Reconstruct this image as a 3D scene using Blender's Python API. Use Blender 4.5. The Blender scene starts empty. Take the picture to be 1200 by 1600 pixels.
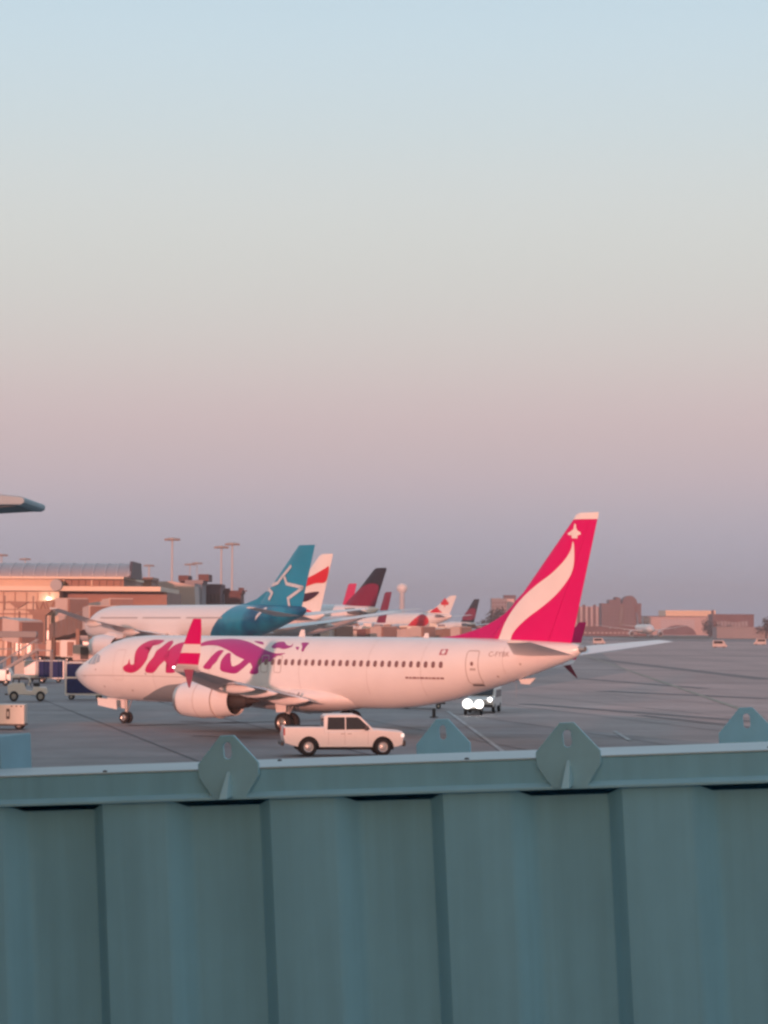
import bpy, bmesh, math, random
from mathutils import Vector, Matrix
random.seed(7)
S = bpy.context.scene
COL = S.collection
R = math.radians

# ------------------------------------------------------------------ camera
F_PX, PITCH, ROLL, CAM_H = 3700.0, 0.04861, -0.00498, 6.07
c_, s_ = math.cos(PITCH), math.sin(PITCH)
r0, u0, f0 = Vector((1, 0, 0)), Vector((0, -s_, c_)), Vector((0, c_, s_))
cr, sr = math.cos(ROLL), math.sin(ROLL)
AX_R, AX_U, AX_F = r0*cr-u0*sr, r0*sr+u0*cr, f0
cam_d = bpy.data.cameras.new("camera")
cam = bpy.data.objects.new("camera", cam_d)
COL.objects.link(cam)
M = Matrix((AX_R, AX_U, -AX_F)).transposed().to_4x4()
M.translation = Vector((0, 0, CAM_H))
cam.matrix_world = M
cam_d.sensor_fit = 'HORIZONTAL'
cam_d.sensor_width = 36.0
cam_d.lens = 36.0*F_PX/1200.0
cam_d.clip_start = 0.1
cam_d.clip_end = 40000
S.camera = cam

# ------------------------------------------------------------------ world, sun, exposure
SUN_AZ, SUN_EL = R(-9), R(3.6)      # the sun stands low behind the camera, a little to its left
def lin(c):
    return tuple(((v/255)/12.92 if v/255 <= .04045 else ((v/255+.055)/1.055)**2.4) for v in c)
world = bpy.data.worlds.new("World")
S.world = world
world.use_nodes = True
nt = world.node_tree
nt.nodes.clear()
def N(t, **k):
    n = nt.nodes.new(t)
    for a, b in k.items(): setattr(n, a, b)
    return n
L = nt.links.new
out = N('ShaderNodeOutputWorld'); bg = N('ShaderNodeBackground')
tc = N('ShaderNodeTexCoord'); sep = N('ShaderNodeSeparateXYZ')
L(tc.outputs['Generated'], sep.inputs[0])
ramp = N('ShaderNodeValToRGB'); ramp.color_ramp.interpolation = 'B_SPLINE'
SKY = [(0.0, (154,163,182)), (.008, (158,165,182)), (.015, (164,167,181)), (.0216, (169,170,183)), (.035, (178,175,188)), (.0486, (188,180,189)), (.062, (199,184,190)),
       (.0756, (205,188,190)), (.0889, (210,191,192)), (.109, (213,202,199)), (.129, (213,209,205)), (.150, (213,214,210)), (.168, (214,217,214)), (.188, (212,219,219)), (.206, (208,220,223)),
       (.231, (204,221,229)), (.256, (200,221,232)), (.36, (190,212,226)), (.6, (172,195,214)), (1.0, (152,178,202))]
els = ramp.color_ramp.elements
while len(els) > 1: els.remove(els[-1])
els[0].position = SKY[0][0]; els[0].color = (*lin(SKY[0][1]), 1)
for p, c in SKY[1:]:
    e = els.new(p); e.color = (*lin(c), 1)
L(sep.outputs['Z'], ramp.inputs[0])
sky = N('ShaderNodeTexSky'); sky.sky_type = 'NISHITA'; sky.sun_disc = False
sky.sun_elevation = SUN_EL; sky.sun_rotation = math.pi - SUN_AZ
sky.dust_density = 2.0; sky.air_density = 1.3
skm = N('ShaderNodeVectorMath', operation='SCALE'); skm.inputs[3].default_value = 0.15
L(sky.outputs[0], skm.inputs[0])
# towards the sun the belt of pink gives way to the sunset half of the sky
dt = N('ShaderNodeVectorMath', operation='DOT_PRODUCT')
dt.inputs[1].default_value = (math.sin(SUN_AZ), -math.cos(SUN_AZ), 0.0)
L(tc.outputs['Generated'], dt.inputs[0])
mr = N('ShaderNodeMapRange', interpolation_type='SMOOTHSTEP')
mr.inputs['From Min'].default_value = -0.25; mr.inputs['From Max'].default_value = 0.95
mr.inputs['To Min'].default_value = 0; mr.inputs['To Max'].default_value = 0.8
L(dt.outputs['Value'], mr.inputs['Value'])
mx = N('ShaderNodeMix', data_type='RGBA')
L(mr.outputs[0], mx.inputs[0]); L(ramp.outputs[0], mx.inputs[6]); L(skm.outputs[0], mx.inputs[7])
L(mx.outputs[2], bg.inputs[0]); bg.inputs[1].default_value = 1.0
L(bg.outputs[0], out.inputs[0])

sun_d = bpy.data.lights.new("sun", 'SUN')
sun_d.energy = 3.5; sun_d.angle = R(0.9); sun_d.color = (1.0, .405, .315)
sun = bpy.data.objects.new("sun", sun_d); COL.objects.link(sun)
to_sun = Vector((math.sin(SUN_AZ)*math.cos(SUN_EL), -math.cos(SUN_AZ)*math.cos(SUN_EL), math.sin(SUN_EL)))
sun.rotation_euler = to_sun.to_track_quat('Z', 'Y').to_euler()
sun.location = (40, -60, 60)
S.view_settings.view_transform = 'Standard'
S.view_settings.look = 'None'
S.view_settings.exposure = 0
S.view_settings.gamma = 1
S.view_settings.use_curve_mapping = False
S.render.engine = 'CYCLES'
S.render.filter_size = 2.6
S.cycles.pixel_filter_type = 'BLACKMAN_HARRIS'
S.cycles.filter_width = 2.6
S.cycles.volume_bounces = 0
S.cycles.use_denoising = True

# ------------------------------------------------------------------ materials
MATS = {}
def mat(name, rgb, rough=.5, metal=0.0, var=.06, scale=3.0, emit=None, bump=0.0, alpha=None, coat=0.0, spec=None):
    """a procedural material: base colour broken up by two octaves of noise, roughness likewise"""
    if name in MATS: return MATS[name]
    m = bpy.data.materials.new(name); m.use_nodes = True; MATS[name] = m
    t = m.node_tree; b = t.nodes['Principled BSDF']
    b.inputs['Roughness'].default_value = rough; b.inputs['Metallic'].default_value = metal
    if coat: b.inputs['Coat Weight'].default_value = coat; b.inputs['Coat Roughness'].default_value = .15
    if spec is not None: b.inputs['Specular IOR Level'].default_value = spec
    tc = t.nodes.new('ShaderNodeTexCoord'); nz = t.nodes.new('ShaderNodeTexNoise')
    nz.inputs['Scale'].default_value = scale; nz.inputs['Detail'].default_value = 6; nz.inputs['Roughness'].default_value = .6
    t.links.new(tc.outputs['Object'], nz.inputs['Vector'])
    mp = t.nodes.new('ShaderNodeMapRange'); mp.inputs[1].default_value = .3; mp.inputs[2].default_value = .7
    mp.inputs[3].default_value = 1-var; mp.inputs[4].default_value = 1+var
    t.links.new(nz.outputs[0], mp.inputs[0])
    mu = t.nodes.new('ShaderNodeVectorMath'); mu.operation = 'SCALE'; mu.inputs[0].default_value = rgb
    t.links.new(mp.outputs[0], mu.inputs[3]); t.links.new(mu.outputs[0], b.inputs['Base Color'])
    if bump:
        bp = t.nodes.new('ShaderNodeBump'); bp.inputs['Strength'].default_value = bump; bp.inputs['Distance'].default_value = .02
        t.links.new(nz.outputs[0], bp.inputs['Height']); t.links.new(bp.outputs[0], b.inputs['Normal'])
    if emit:
        b.inputs['Emission Color'].default_value = (*emit[0], 1); b.inputs['Emission Strength'].default_value = emit[1]
    return m
WHITE = mat('white_paint', (.80,.79,.78), .34, var=.035, scale=.6, coat=.25)
RADOME = mat('radome_paint', (.52,.54,.56), .5, var=.03)
BELLY = mat('grey_belly_paint', (.25,.29,.32), .4, var=.05)
PINK = mat('magenta_paint', (.62,.003,.15), .42, var=.03, scale=1, spec=.3)
BLACK = mat('black_rubber', (.022,.021,.022), .8)
DARK = mat('dark_metal', (.07,.062,.06), .55, .3)
STEEL = mat('bare_metal', (.55,.53,.51), .35, .8)
GLASS = mat('dark_glass', (.035,.032,.035), .08)
LINE = mat('seam_grey', (.46,.42,.41), .6)
WINGM = mat('wing_grey_paint', (.64,.62,.62), .42, var=.05, scale=1)
CREAM = mat('cream_paint', (.70,.66,.58), .5, var=.05)
BLUEC = mat('navy_curtain', (.010,.024,.13), .75, var=.2, scale=4, bump=.5)
GALV = mat('galvanised_steel', (.42,.42,.42), .5, .5)
def ramp_mat(name, axis, stops, rough=.36):
    """paint whose colour changes along the airframe (object axis)"""
    m = bpy.data.materials.new(name); m.use_nodes = True; t = m.node_tree; b = t.nodes['Principled BSDF']
    b.inputs['Roughness'].default_value = rough; b.inputs['Coat Weight'].default_value = .2
    tc = t.nodes.new('ShaderNodeTexCoord'); sp = t.nodes.new('ShaderNodeSeparateXYZ'); cr_ = t.nodes.new('ShaderNodeValToRGB')
    mp = t.nodes.new('ShaderNodeMapRange'); mp.inputs[1].default_value = stops[0][0]; mp.inputs[2].default_value = stops[-1][0]
    t.links.new(tc.outputs['Object'], sp.inputs[0]); t.links.new(sp.outputs[axis], mp.inputs[0]); t.links.new(mp.outputs[0], cr_.inputs[0])
    e = cr_.color_ramp.elements; span = stops[-1][0]-stops[0][0]
    e[0].color = (*stops[0][1], 1); e[1].color = (*stops[-1][1], 1)
    for x, c in stops[1:-1]:
        q = e.new((x-stops[0][0])/span); q.color = (*c, 1)
    t.links.new(cr_.outputs[0], b.inputs['Base Color'])
    return m

# ------------------------------------------------------------------ helpers
def tag(o, label=None, cat=None, group=None, kind=None):
    if label: o['label'] = label
    if cat: o['category'] = cat
    if group: o['group'] = group
    if kind: o['kind'] = kind
    return o
def empty(name, loc, rz=0.0, label=None, cat=None, group=None, kind=None):
    o = bpy.data.objects.new(name, None); COL.objects.link(o)
    o.location = loc; o.rotation_euler = (0, 0, rz); o.empty_display_size = .5
    return tag(o, label, cat, group, kind)
def link(name, me, m=None, parent=None, loc=None, smooth=None):
    o = bpy.data.objects.new(name, me); COL.objects.link(o)
    if m is not None and not me.materials: me.materials.append(m)
    if parent is not None: o.parent = parent
    if loc is not None: o.location = loc
    if smooth is not None:
        me.polygons.foreach_set('use_smooth', [True]*len(me.polygons))
        if smooth < 179: me.set_sharp_from_angle(angle=R(smooth))
    return o
class MB:
    """collects simple solids and links them as one mesh object"""
    def __init__(s): s.v = []; s.f = []
    def add(s, v, f):
        n = len(s.v); s.v += [tuple(x) for x in v]; s.f += [[i+n for i in q] for q in f]; return s
    def box(s, x0, x1, y0, y1, z0, z1, rz=0, piv=None):
        v = [(x, y, z) for x in (x0, x1) for y in (y0, y1) for z in (z0, z1)]
        if rz:
            px, py = piv or ((x0+x1)/2, (y0+y1)/2); c, n = math.cos(rz), math.sin(rz)
            v = [(px+(x-px)*c-(y-py)*n, py+(x-px)*n+(y-py)*c, z) for x, y, z in v]
        return s.add(v, [(0,1,3,2),(4,6,7,5),(0,4,5,1),(2,3,7,6),(0,2,6,4),(1,5,7,3)])
    def tube(s, a, b, r, r2=None, n=12, cap=True):
        a, b = Vector(a), Vector(b); r2 = r if r2 is None else r2
        d = (b-a).normalized(); u = d.orthogonal().normalized(); w = d.cross(u)
        v = []
        for p, q in ((a, r), (b, r2)):
            for i in range(n):
                t = 2*math.pi*i/n; v.append(p+(u*math.cos(t)+w*math.sin(t))*q)
        f = [(i, (i+1) % n, n+(i+1) % n, n+i) for i in range(n)]
        if cap: f += [list(range(n))[::-1], list(range(n, 2*n))]
        return s.add(v, f)
    def prism(s, poly, d0, d1, axis='y'):
        """polygon in (x,z) pushed along y (or (x,y) along z, or (y,z) along x)"""
        n = len(poly)
        P = {'y': lambda p, d: (p[0], d, p[1]), 'z': lambda p, d: (p[0], p[1], d), 'x': lambda p, d: (d, p[0], p[1])}[axis]
        v = [P(p, d0) for p in poly]+[P(p, d1) for p in poly]
        return s.add(v, [(i, (i+1) % n, n+(i+1) % n, n+i) for i in range(n)]+[list(range(n))[::-1], list(range(n, 2*n))])
    def loft(s, rings, cap0=True, cap1=True, closed=True):
        n = len(rings[0]); b = len(s.v)
        v = [p for r in rings for p in r]; f = []
        for k in range(len(rings)-1):
            for i in range(n if closed else n-1):
                j = (i+1) % n; f.append((k*n+i, k*n+j, (k+1)*n+j, (k+1)*n+i))
        if cap0: f.append(list(range(n))[::-1])
        if cap1: f.append([(len(rings)-1)*n+i for i in range(n)])
        return s.add(v, f)
    def lathe(s, prof_, org, n=24, axis='x', cap=False, sy=1.0):
        """profile of (along, radius) pairs turned round an axis through org"""
        rings = []
        for d, r in prof_:
            rg = []
            for i in range(n):
                t = 2*math.pi*i/n; c, k = r*math.cos(t), r*math.sin(t)*sy
                rg.append((org[0]+d, org[1]+c, org[2]+k) if axis == 'x' else (org[0]+c, org[1]+k, org[2]+d) if axis == 'z' else (org[0]+c, org[1]+d, org[2]+k))
            rings.append(rg)
        return s.loft(rings, cap, cap)
    def build(s, name, m, parent=None, smooth=None, bevel=0, loc=None, fix=True):
        me = bpy.data.meshes.new(name); me.from_pydata(s.v, [], s.f); me.update()
        if fix:
            bm = bmesh.new(); bm.from_mesh(me); bmesh.ops.recalc_face_normals(bm, faces=bm.faces); bm.to_mesh(me); bm.free()
        o = link(name, me, m, parent, loc, smooth)
        if bevel:
            md = o.modifiers.new('bevel', 'BEVEL'); md.width = bevel; md.segments = 2; md.limit_method = 'ANGLE'; md.angle_limit = R(35)
        return o
def mb(): return MB()
def copy_tree(o, parent=None, loc=None, rz=None, label=None):
    c = o.copy(); COL.objects.link(c)
    if parent is not None: c.parent = parent
    if loc is not None: c.location = loc
    if rz is not None: c.rotation_euler = (0, 0, rz)
    if label: c['label'] = label
    for ch in list(o.children): copy_tree(ch, c)
    return c
def ray(px, py): return AX_F+AX_R*((px-600)/F_PX)+AX_U*((800-py)/F_PX)
def at(px, py, Y):
    """the point of the place seen at this pixel of the photograph, Y metres ahead"""
    d = ray(px, py); return Vector((0, 0, CAM_H))+d*(Y/d.y)
def smooth_poly(pts, k=4):
    """closed Catmull-Rom through the points; a point doubled up stays a corner"""
    n = len(pts); o = []
    for i in range(n):
        p0, p1, p2, p3 = (Vector(pts[(i+j-1) % n]) for j in range(4))
        if (p2-p1).length < 1e-6: continue
        for t in range(k):
            u = t/k
            o.append(tuple(.5*((2*p1)+(p2-p0)*u+(2*p0-5*p1+4*p2-p3)*u*u+(3*p1-p0-3*p2+p3)*u**3)))
    return o

# ------------------------------------------------------------------ the airframe's lines
ST=[(-.45,3.02,3.02,0.0),(-.38,3.14,2.9,.12),(-.2,3.3,2.72,.32),(.15,3.52,2.48,.58),(.6,3.78,2.22,.85),(1.1,4.02,2.0,1.1),(1.6,4.27,1.83,1.3),(2.1,4.56,1.7,1.45),(2.6,4.83,1.6,1.57),(3.2,5.08,1.52,1.68),(4,5.29,1.46,1.78),(5,5.43,1.42,1.85),(6.5,5.5,1.4,1.88),(10,5.5,1.4,1.88),(16,5.5,1.4,1.88),(22,5.5,1.4,1.88),(24.5,5.5,1.42,1.88),(26.5,5.5,1.55,1.88),(28.5,5.5,1.85,1.84),(30.5,5.5,2.3,1.72),(32.5,5.47,2.85,1.5),(34.3,5.42,3.4,1.2),(36,5.34,3.95,.82),(37.2,5.26,4.38,.5),(37.8,5.15,4.7,.22),(37.9,5.05,4.85,.1)]
def _interp(a,k):
    if a<=ST[0][0]: return ST[0][k]
    if a>=ST[-1][0]: return ST[-1][k]
    for i in range(len(ST)-1):
        if ST[i+1][0]>=a: break
    x0,x1=ST[i][0],ST[i+1][0]; y0,y1=ST[i][k],ST[i+1][k]
    h=x1-x0; t=(a-x0)/h
    def sl(j):
        if j<=0 or j>=len(ST)-1: return None
        d0=(ST[j][k]-ST[j-1][k])/(ST[j][0]-ST[j-1][0]); d1=(ST[j+1][k]-ST[j][k])/(ST[j+1][0]-ST[j][0])
        return 0 if d0*d1<=0 else 2*d0*d1/(d0+d1)
    d=(y1-y0)/h; m0=sl(i); m1=sl(i+1)
    m0=d if m0 is None else m0; m1=d if m1 is None else m1
    return (2*t**3-3*t*t+1)*y0+(t**3-2*t*t+t)*h*m0+(-2*t**3+3*t*t)*y1+(t**3-t*t)*h*m1
def prof(a,F=None):
    """top, bottom, half width of the fuselage at station a for frame F = (length scale, width scale, height scale, belly z)"""
    ka,kw,kh,zb=F or (1,1,1,1.4)
    t=_interp(a/ka,1); b=_interp(a/ka,2); w=_interp(a/ka,3)
    return zb+(t-1.4)*kh, zb+(b-1.4)*kh, w*kw
def hw(a,z,F=None):
    t,b,w=prof(a,F); zc=(t+b)/2; h=max((t-b)/2,1e-3); q=(z-zc)/h
    return w*max(0.0,1-q*q)**.5

DEC = {"letters": [[[8.13, 5.19], [7.57, 5.24], [7.09, 5.21], [6.72, 5.07], [6.42, 4.82], [6.32, 4.5], [6.38, 4.23], [6.62, 4.04], [6.54, 3.82], [6.34, 3.7], [6.09, 3.75], [5.97, 4.03], [5.91, 3.93], [5.87, 3.75], [5.55, 3.59], [5.5, 3.43], [5.67, 3.27], [6.13, 3.19], [6.62, 3.29], [7.06, 3.56], [7.38, 3.93], [7.47, 4.24], [7.32, 4.51], [7.0, 4.7], [6.87, 4.82], [7.47, 4.86], [7.96, 4.97]], [[8.82, 5.19], [8.58, 5.13], [8.34, 4.83], [8.05, 4.56], [7.94, 4.21], [7.66, 3.88], [7.45, 3.58], [7.41, 3.27], [7.96, 3.21], [8.29, 3.4], [8.55, 3.67], [8.97, 4.05], [8.91, 4.45], [9.01, 4.72], [9.04, 5.03]], [[10.19, 5.24], [10.05, 5.14], [9.54, 5.04], [9.19, 4.84], [8.95, 4.49], [8.83, 4.18], [8.98, 3.92], [9.36, 3.68], [9.16, 3.45], [9.12, 3.25], [9.75, 3.26], [10.04, 3.52], [10.25, 3.93], [10.45, 4.43], [10.66, 4.78], [10.64, 5.08]], [[11.43, 4.55], [11.02, 4.43], [10.36, 4.27], [10.0, 4.08], [9.84, 3.73], [10.08, 3.63], [10.82, 3.61], [11.34, 3.57], [11.69, 3.75], [11.64, 4.17]], [[13.42, 4.66], [13.04, 4.62], [12.73, 4.35], [12.46, 4.02], [12.14, 3.63], [12.43, 3.51], [12.72, 3.54], [12.89, 3.75], [13.16, 3.98], [13.3, 4.28], [13.46, 4.54]], [[14.1, 4.48], [13.8, 4.44], [13.54, 4.08], [13.49, 3.74], [13.57, 3.45], [14.12, 3.32], [14.72, 3.29], [15.15, 3.5], [15.53, 3.77], [15.78, 4.01], [15.35, 4.12], [14.99, 3.87], [14.51, 3.71], [14.33, 3.89], [14.22, 4.2]], [[11.25, 4.86], [11.51, 5.15], [12.35, 5.28], [13.3, 5.33], [14.19, 5.29], [15.22, 5.12], [16.03, 4.9], [17.01, 4.63], [17.67, 4.51], [18.36, 4.53], [17.92, 4.38], [17.56, 4.23], [17.37, 4.02], [17.05, 4.03], [16.68, 3.9], [16.5, 3.65], [16.53, 3.41], [16.32, 3.28], [15.85, 3.31], [15.95, 3.55], [16.1, 3.78], [15.89, 3.89], [15.55, 4.05], [14.66, 4.32], [14.03, 4.58], [13.28, 4.8], [12.68, 4.92], [11.95, 4.93]], [[15.39, 5.21], [16.05, 5.18], [16.33, 5.02], [15.9, 5.07]], [[17.05, 4.9], [17.2, 5.14], [17.72, 5.19], [18.14, 5.01], [18.48, 4.96], [18.53, 5.09], [18.6, 4.91], [18.12, 4.76], [17.63, 4.83], [17.33, 4.79]], [[19.14, 5.14], [19.71, 5.13], [19.63, 4.9], [19.66, 4.66], [19.49, 4.67], [19.39, 4.92]], [[18.92, 4.89], [19.18, 4.88], [19.17, 4.71]]],
"belly": [[6.06, 1.53], [6.99, 1.84], [7.93, 2.18], [8.94, 2.47], [9.72, 2.56], [11.11, 2.63], [12.89, 2.43], [11.43, 1.37], [8.48, 1.38], [7.09, 1.5]],
"swoosh": [[37.37, 10.74], [37.45, 10.52], [37.45, 9.74], [37.32, 9.14], [37.01, 8.62], [36.39, 7.94], [35.56, 7.29], [34.61, 6.68], [33.87, 6.11], [33.5, 5.67], [33.32, 5.23], [32.59, 5.28], [32.72, 5.75], [33.01, 6.41], [33.55, 7.16], [34.29, 7.86], [35.13, 8.46], [35.97, 8.98], [36.6, 9.49], [37.01, 9.92], [37.27, 10.35]],
"icon": [[37.5, 11.73], [37.44, 11.6], [37.42, 11.43], [37.27, 11.32], [37.03, 11.19], [37.09, 11.1], [37.33, 11.08], [37.32, 10.92], [37.67, 10.91], [37.67, 11.07], [37.88, 11.12], [37.85, 11.24], [37.67, 11.33], [37.59, 11.47], [37.57, 11.64]],
"misc": {"door": [[31.4, 4.79], [32.23, 4.8], [31.24, 2.92], [31.92, 2.93]],
"reg": [[32.71, 4.8], [32.79, 4.56], [34.23, 4.47]],
"flag": [[29.42, 4.52], [30.03, 4.88]],
"line": [[27.29, 3.29], [29.93, 3.22]],
"ow": [[16.57, 4.31], [17.32, 3.42], [17.55, 4.32], [18.3, 3.43]],
"nosedoor": [[1.44, 1.62], [3.47, 1.02]],
"fairend": [[23.29, 1.86], [21.42, 3.12]],
"ant": [[18.02, 5.55], [27.36, 5.54], [31.23, 5.28]]}, "star_fin": [[[55.75, 14.43], [54.68, 13.86], [53.48, 12.69], [52.63, 11.93], [50.94, 11.77], [51.72, 12.32], [52.55, 12.53], [53.78, 13.4], [55.45, 14.34]], [[54.3, 13.02], [54.78, 12.32], [55.48, 12.05], [58.72, 11.57], [58.21, 11.25], [55.93, 10.42], [55.5, 9.98], [55.69, 9.5], [55.12, 9.4], [55.44, 8.19], [54.83, 8.22], [54.48, 9.25], [54.09, 9.84], [54.21, 10.44], [55.36, 11.02], [56.69, 11.45], [54.84, 11.69], [54.01, 11.84], [54.05, 12.66]], [[49.89, 11.37], [51.21, 11.2], [51.79, 10.6], [51.48, 9.98], [50.7, 9.69], [50.12, 9.8], [50.59, 10.39], [50.29, 10.84]]],
"star_fus": [[[51.0, 8.84], [51.67, 8.59], [51.09, 8.06], [50.41, 7.44], [49.76, 6.9], [49.95, 7.47], [50.46, 8.14]]]}

def surf_mesh(name, bm, surf, off, side=1):
    for v in bm.verts:
        v.co.y = -side*(surf(v.co.x, v.co.z)+off)
    for f in bm.faces:
        f.normal_update()
        if f.normal.y*side > 0: f.normal_flip()
    me = bpy.data.meshes.new(name); bm.to_mesh(me); bm.free(); return me
def cut_grid(bm, da, dz):
    xs = [v.co.x for v in bm.verts]; zs = [v.co.z for v in bm.verts]
    for lo, hi, st, ax in ((min(xs), max(xs), da, 0), (min(zs), max(zs), dz, 2)):
        k = math.floor(lo/st)+1
        while k*st < hi:
            co = Vector((0, 0, 0)); co[ax] = k*st; no = Vector((0, 0, 0)); no[ax] = 1
            bmesh.ops.bisect_plane(bm, geom=bm.verts[:]+bm.edges[:]+bm.faces[:], plane_co=co, plane_no=no); k += 1
def decal(name, pts, surf, m, parent, da=.4, dz=.12, off=.012, smooth=True, side=1):
    """a painted marking: a thin sheet laid on the skin it is painted on; pts are (station, height)"""
    if smooth: pts = smooth_poly(pts)
    bm = bmesh.new()
    f = bm.faces.new([bm.verts.new((p[0], 0, p[1])) for p in pts])
    bmesh.ops.triangulate(bm, faces=[f])
    cut_grid(bm, da, dz)
    return link(name, surf_mesh(name, bm, surf, off, side), m, parent, smooth=180)
def ribbon(name, path, w, surf, m, parent, closed=False, off=.014, side=1):
    bm = bmesh.new(); n = len(path); P = [Vector(p) for p in path]
    ls, rs = [], []
    for i, p in enumerate(P):
        a = P[(i-1) % n] if (closed or i) else p; b = P[(i+1) % n] if (closed or i < n-1) else p
        d = (b-a).normalized(); q = Vector((-d.y, d.x))*w/2
        ls.append(bm.verts.new((p.x+q.x, 0, p.y+q.y))); rs.append(bm.verts.new((p.x-q.x, 0, p.y-q.y)))
    for i in range(n if closed else n-1):
        j = (i+1) % n; bm.faces.new((ls[i], ls[j], rs[j], rs[i]))
    cut_grid(bm, .5, .2)
    return link(name, surf_mesh(name, bm, surf, off, side), m, parent)
def rrect(a0, a1, z0, z1, r, k=4):
    o = []
    for cx, cz, t0 in ((a1-r, z1-r, 0), (a0+r, z1-r, 90), (a0+r, z0+r, 180), (a1-r, z0+r, 270)):
        for i in range(k+1):
            t = R(t0+90*i/k); o.append((cx+r*math.cos(t), cz+r*math.sin(t)))
    return o
def text_on(name, txt, a0, z0, h, surf, m, parent, off=.014, sx=1.0):
    cu = bpy.data.curves.new(name, 'FONT'); cu.body = txt; cu.size = h/.7
    tmp = bpy.data.objects.new(name+'_src', cu); COL.objects.link(tmp)
    dg = bpy.context.evaluated_depsgraph_get(); dg.update()
    me = bpy.data.meshes.new_from_object(tmp.evaluated_get(dg))
    bpy.data.objects.remove(tmp)
    bm = bmesh.new(); bm.from_mesh(me); bpy.data.meshes.remove(me)
    for v in bm.verts: v.co = Vector((a0+v.co.x*sx, 0, z0+v.co.y))
    me = surf_mesh(name, bm, surf, off)
    me.materials.clear()
    return link(name, me, m, parent)

def ring(a, n, F=None, k=1.0):
    t, b, w = prof(a, F); zc, h = (t+b)/2, (t-b)/2
    return [(a, -math.sin(2*math.pi*i/n)*w*k, zc+math.cos(2*math.pi*i/n)*h*k) for i in range(n)]
def fus_part(name, a0, a1, m, parent, F=None, n=56, step=.3, caps=(True, True)):
    ka = (F or (1,))[0]
    k = max(2, round((a1-a0)/(step*ka))); st = [a0+(a1-a0)*i/k for i in range(k+1)]
    if a0 < 0: st = [a0+.004*ka, a0+.03*ka, a0+.08*ka, a0+.16*ka]+[x for x in st if x > a0+.2*ka]
    B = mb(); B.loft([ring(a, n, F) for a in st], *caps)
    return B.build(name, m, parent, smooth=50)

AF = [(0,0), (.012,.22), (.04,.38), (.1,.50), (.2,.58), (.35,.6), (.5,.52), (.7,.34), (.85,.18), (.97,.04), (1,.012)]
def aft(s):   # half thickness share at chord share s (symmetrical section, 1.0 = half of full thickness)
    for i in range(len(AF)-1):
        if AF[i+1][0] >= s:
            q = (s-AF[i][0])/(AF[i+1][0]-AF[i][0]); return (AF[i][1]+(AF[i+1][1]-AF[i][1])*q)/.6
    return .02
AS = [0, .005, .015, .035, .07, .12, .2, .3, .42, .56, .7, .82, .92, 1.0]
def wing_rings(secs, side=1, lo=0.0, hi=1.0, flap=0.0):
    """secs: (p, a_le, chord, z, thickness share); side 1 = port"""
    rings = []
    for p, a, c, z, th in secs:
        ss = [lo+(hi-lo)*s for s in AS]
        up = [(a+s*c, -side*p, z+aft(s)*th*c*.5*1.15-flap*c*max(0, s-.7)) for s in ss]
        dn = [(a+s*c, -side*p, z-aft(s)*th*c*.5*.85-flap*c*max(0, s-.7)) for s in ss[::-1]]
        rings.append(up+dn)
    return rings
def fin_rings(secs, lo=0.0, hi=1.0):
    """secs: (z, a_le, a_te, half thickness)"""
    rings = []
    for z, a0, a1, T in secs:
        ss = [lo+(hi-lo)*s for s in AS]; c = a1-a0
        rings.append([(a0+s*c, aft(s)*T, z) for s in ss]+[(a0+s*c, -aft(s)*T, z) for s in ss[::-1]])
    return rings
def fin_surf(secs):
    def f(a, z):
        z = min(max(z, secs[0][0]), secs[-1][0])
        for i in range(len(secs)-1):
            if secs[i+1][0] >= z: break
        q = (z-secs[i][0])/(secs[i+1][0]-secs[i][0])
        a0, a1, T = (secs[i][j]+(secs[i+1][j]-secs[i][j])*q for j in (1, 2, 3))
        return aft(min(max((a-a0)/(a1-a0), 0), 1))*T
    return f
def wheel(name, parent, x, y, z, r, w, tyre=BLACK, rim=STEEL, n=24, hubk=.55, loc=None):
    """axle along y"""
    T = mb().lathe([(-w/2, r*.55), (-w/2, r*.86), (-w*.36, r*.97), (-w*.15, r), (w*.15, r), (w*.36, r*.97), (w/2, r*.86), (w/2, r*.55)], (x, y, z), n, 'y')
    t = T.build('tyre' if parent is not None else name, tyre, parent, smooth=50)
    H = mb().lathe([(-w*.42, .02*r), (-w*.42, r*.3), (-w*.3, r*.42), (-w*.47, r*hubk), (w*.47, r*hubk), (w*.3, r*.42), (w*.42, r*.3), (w*.42, .02*r)], (x, y, z), n, 'y', True)
    H.build('rim', rim, t, smooth=50)
    return t

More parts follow.
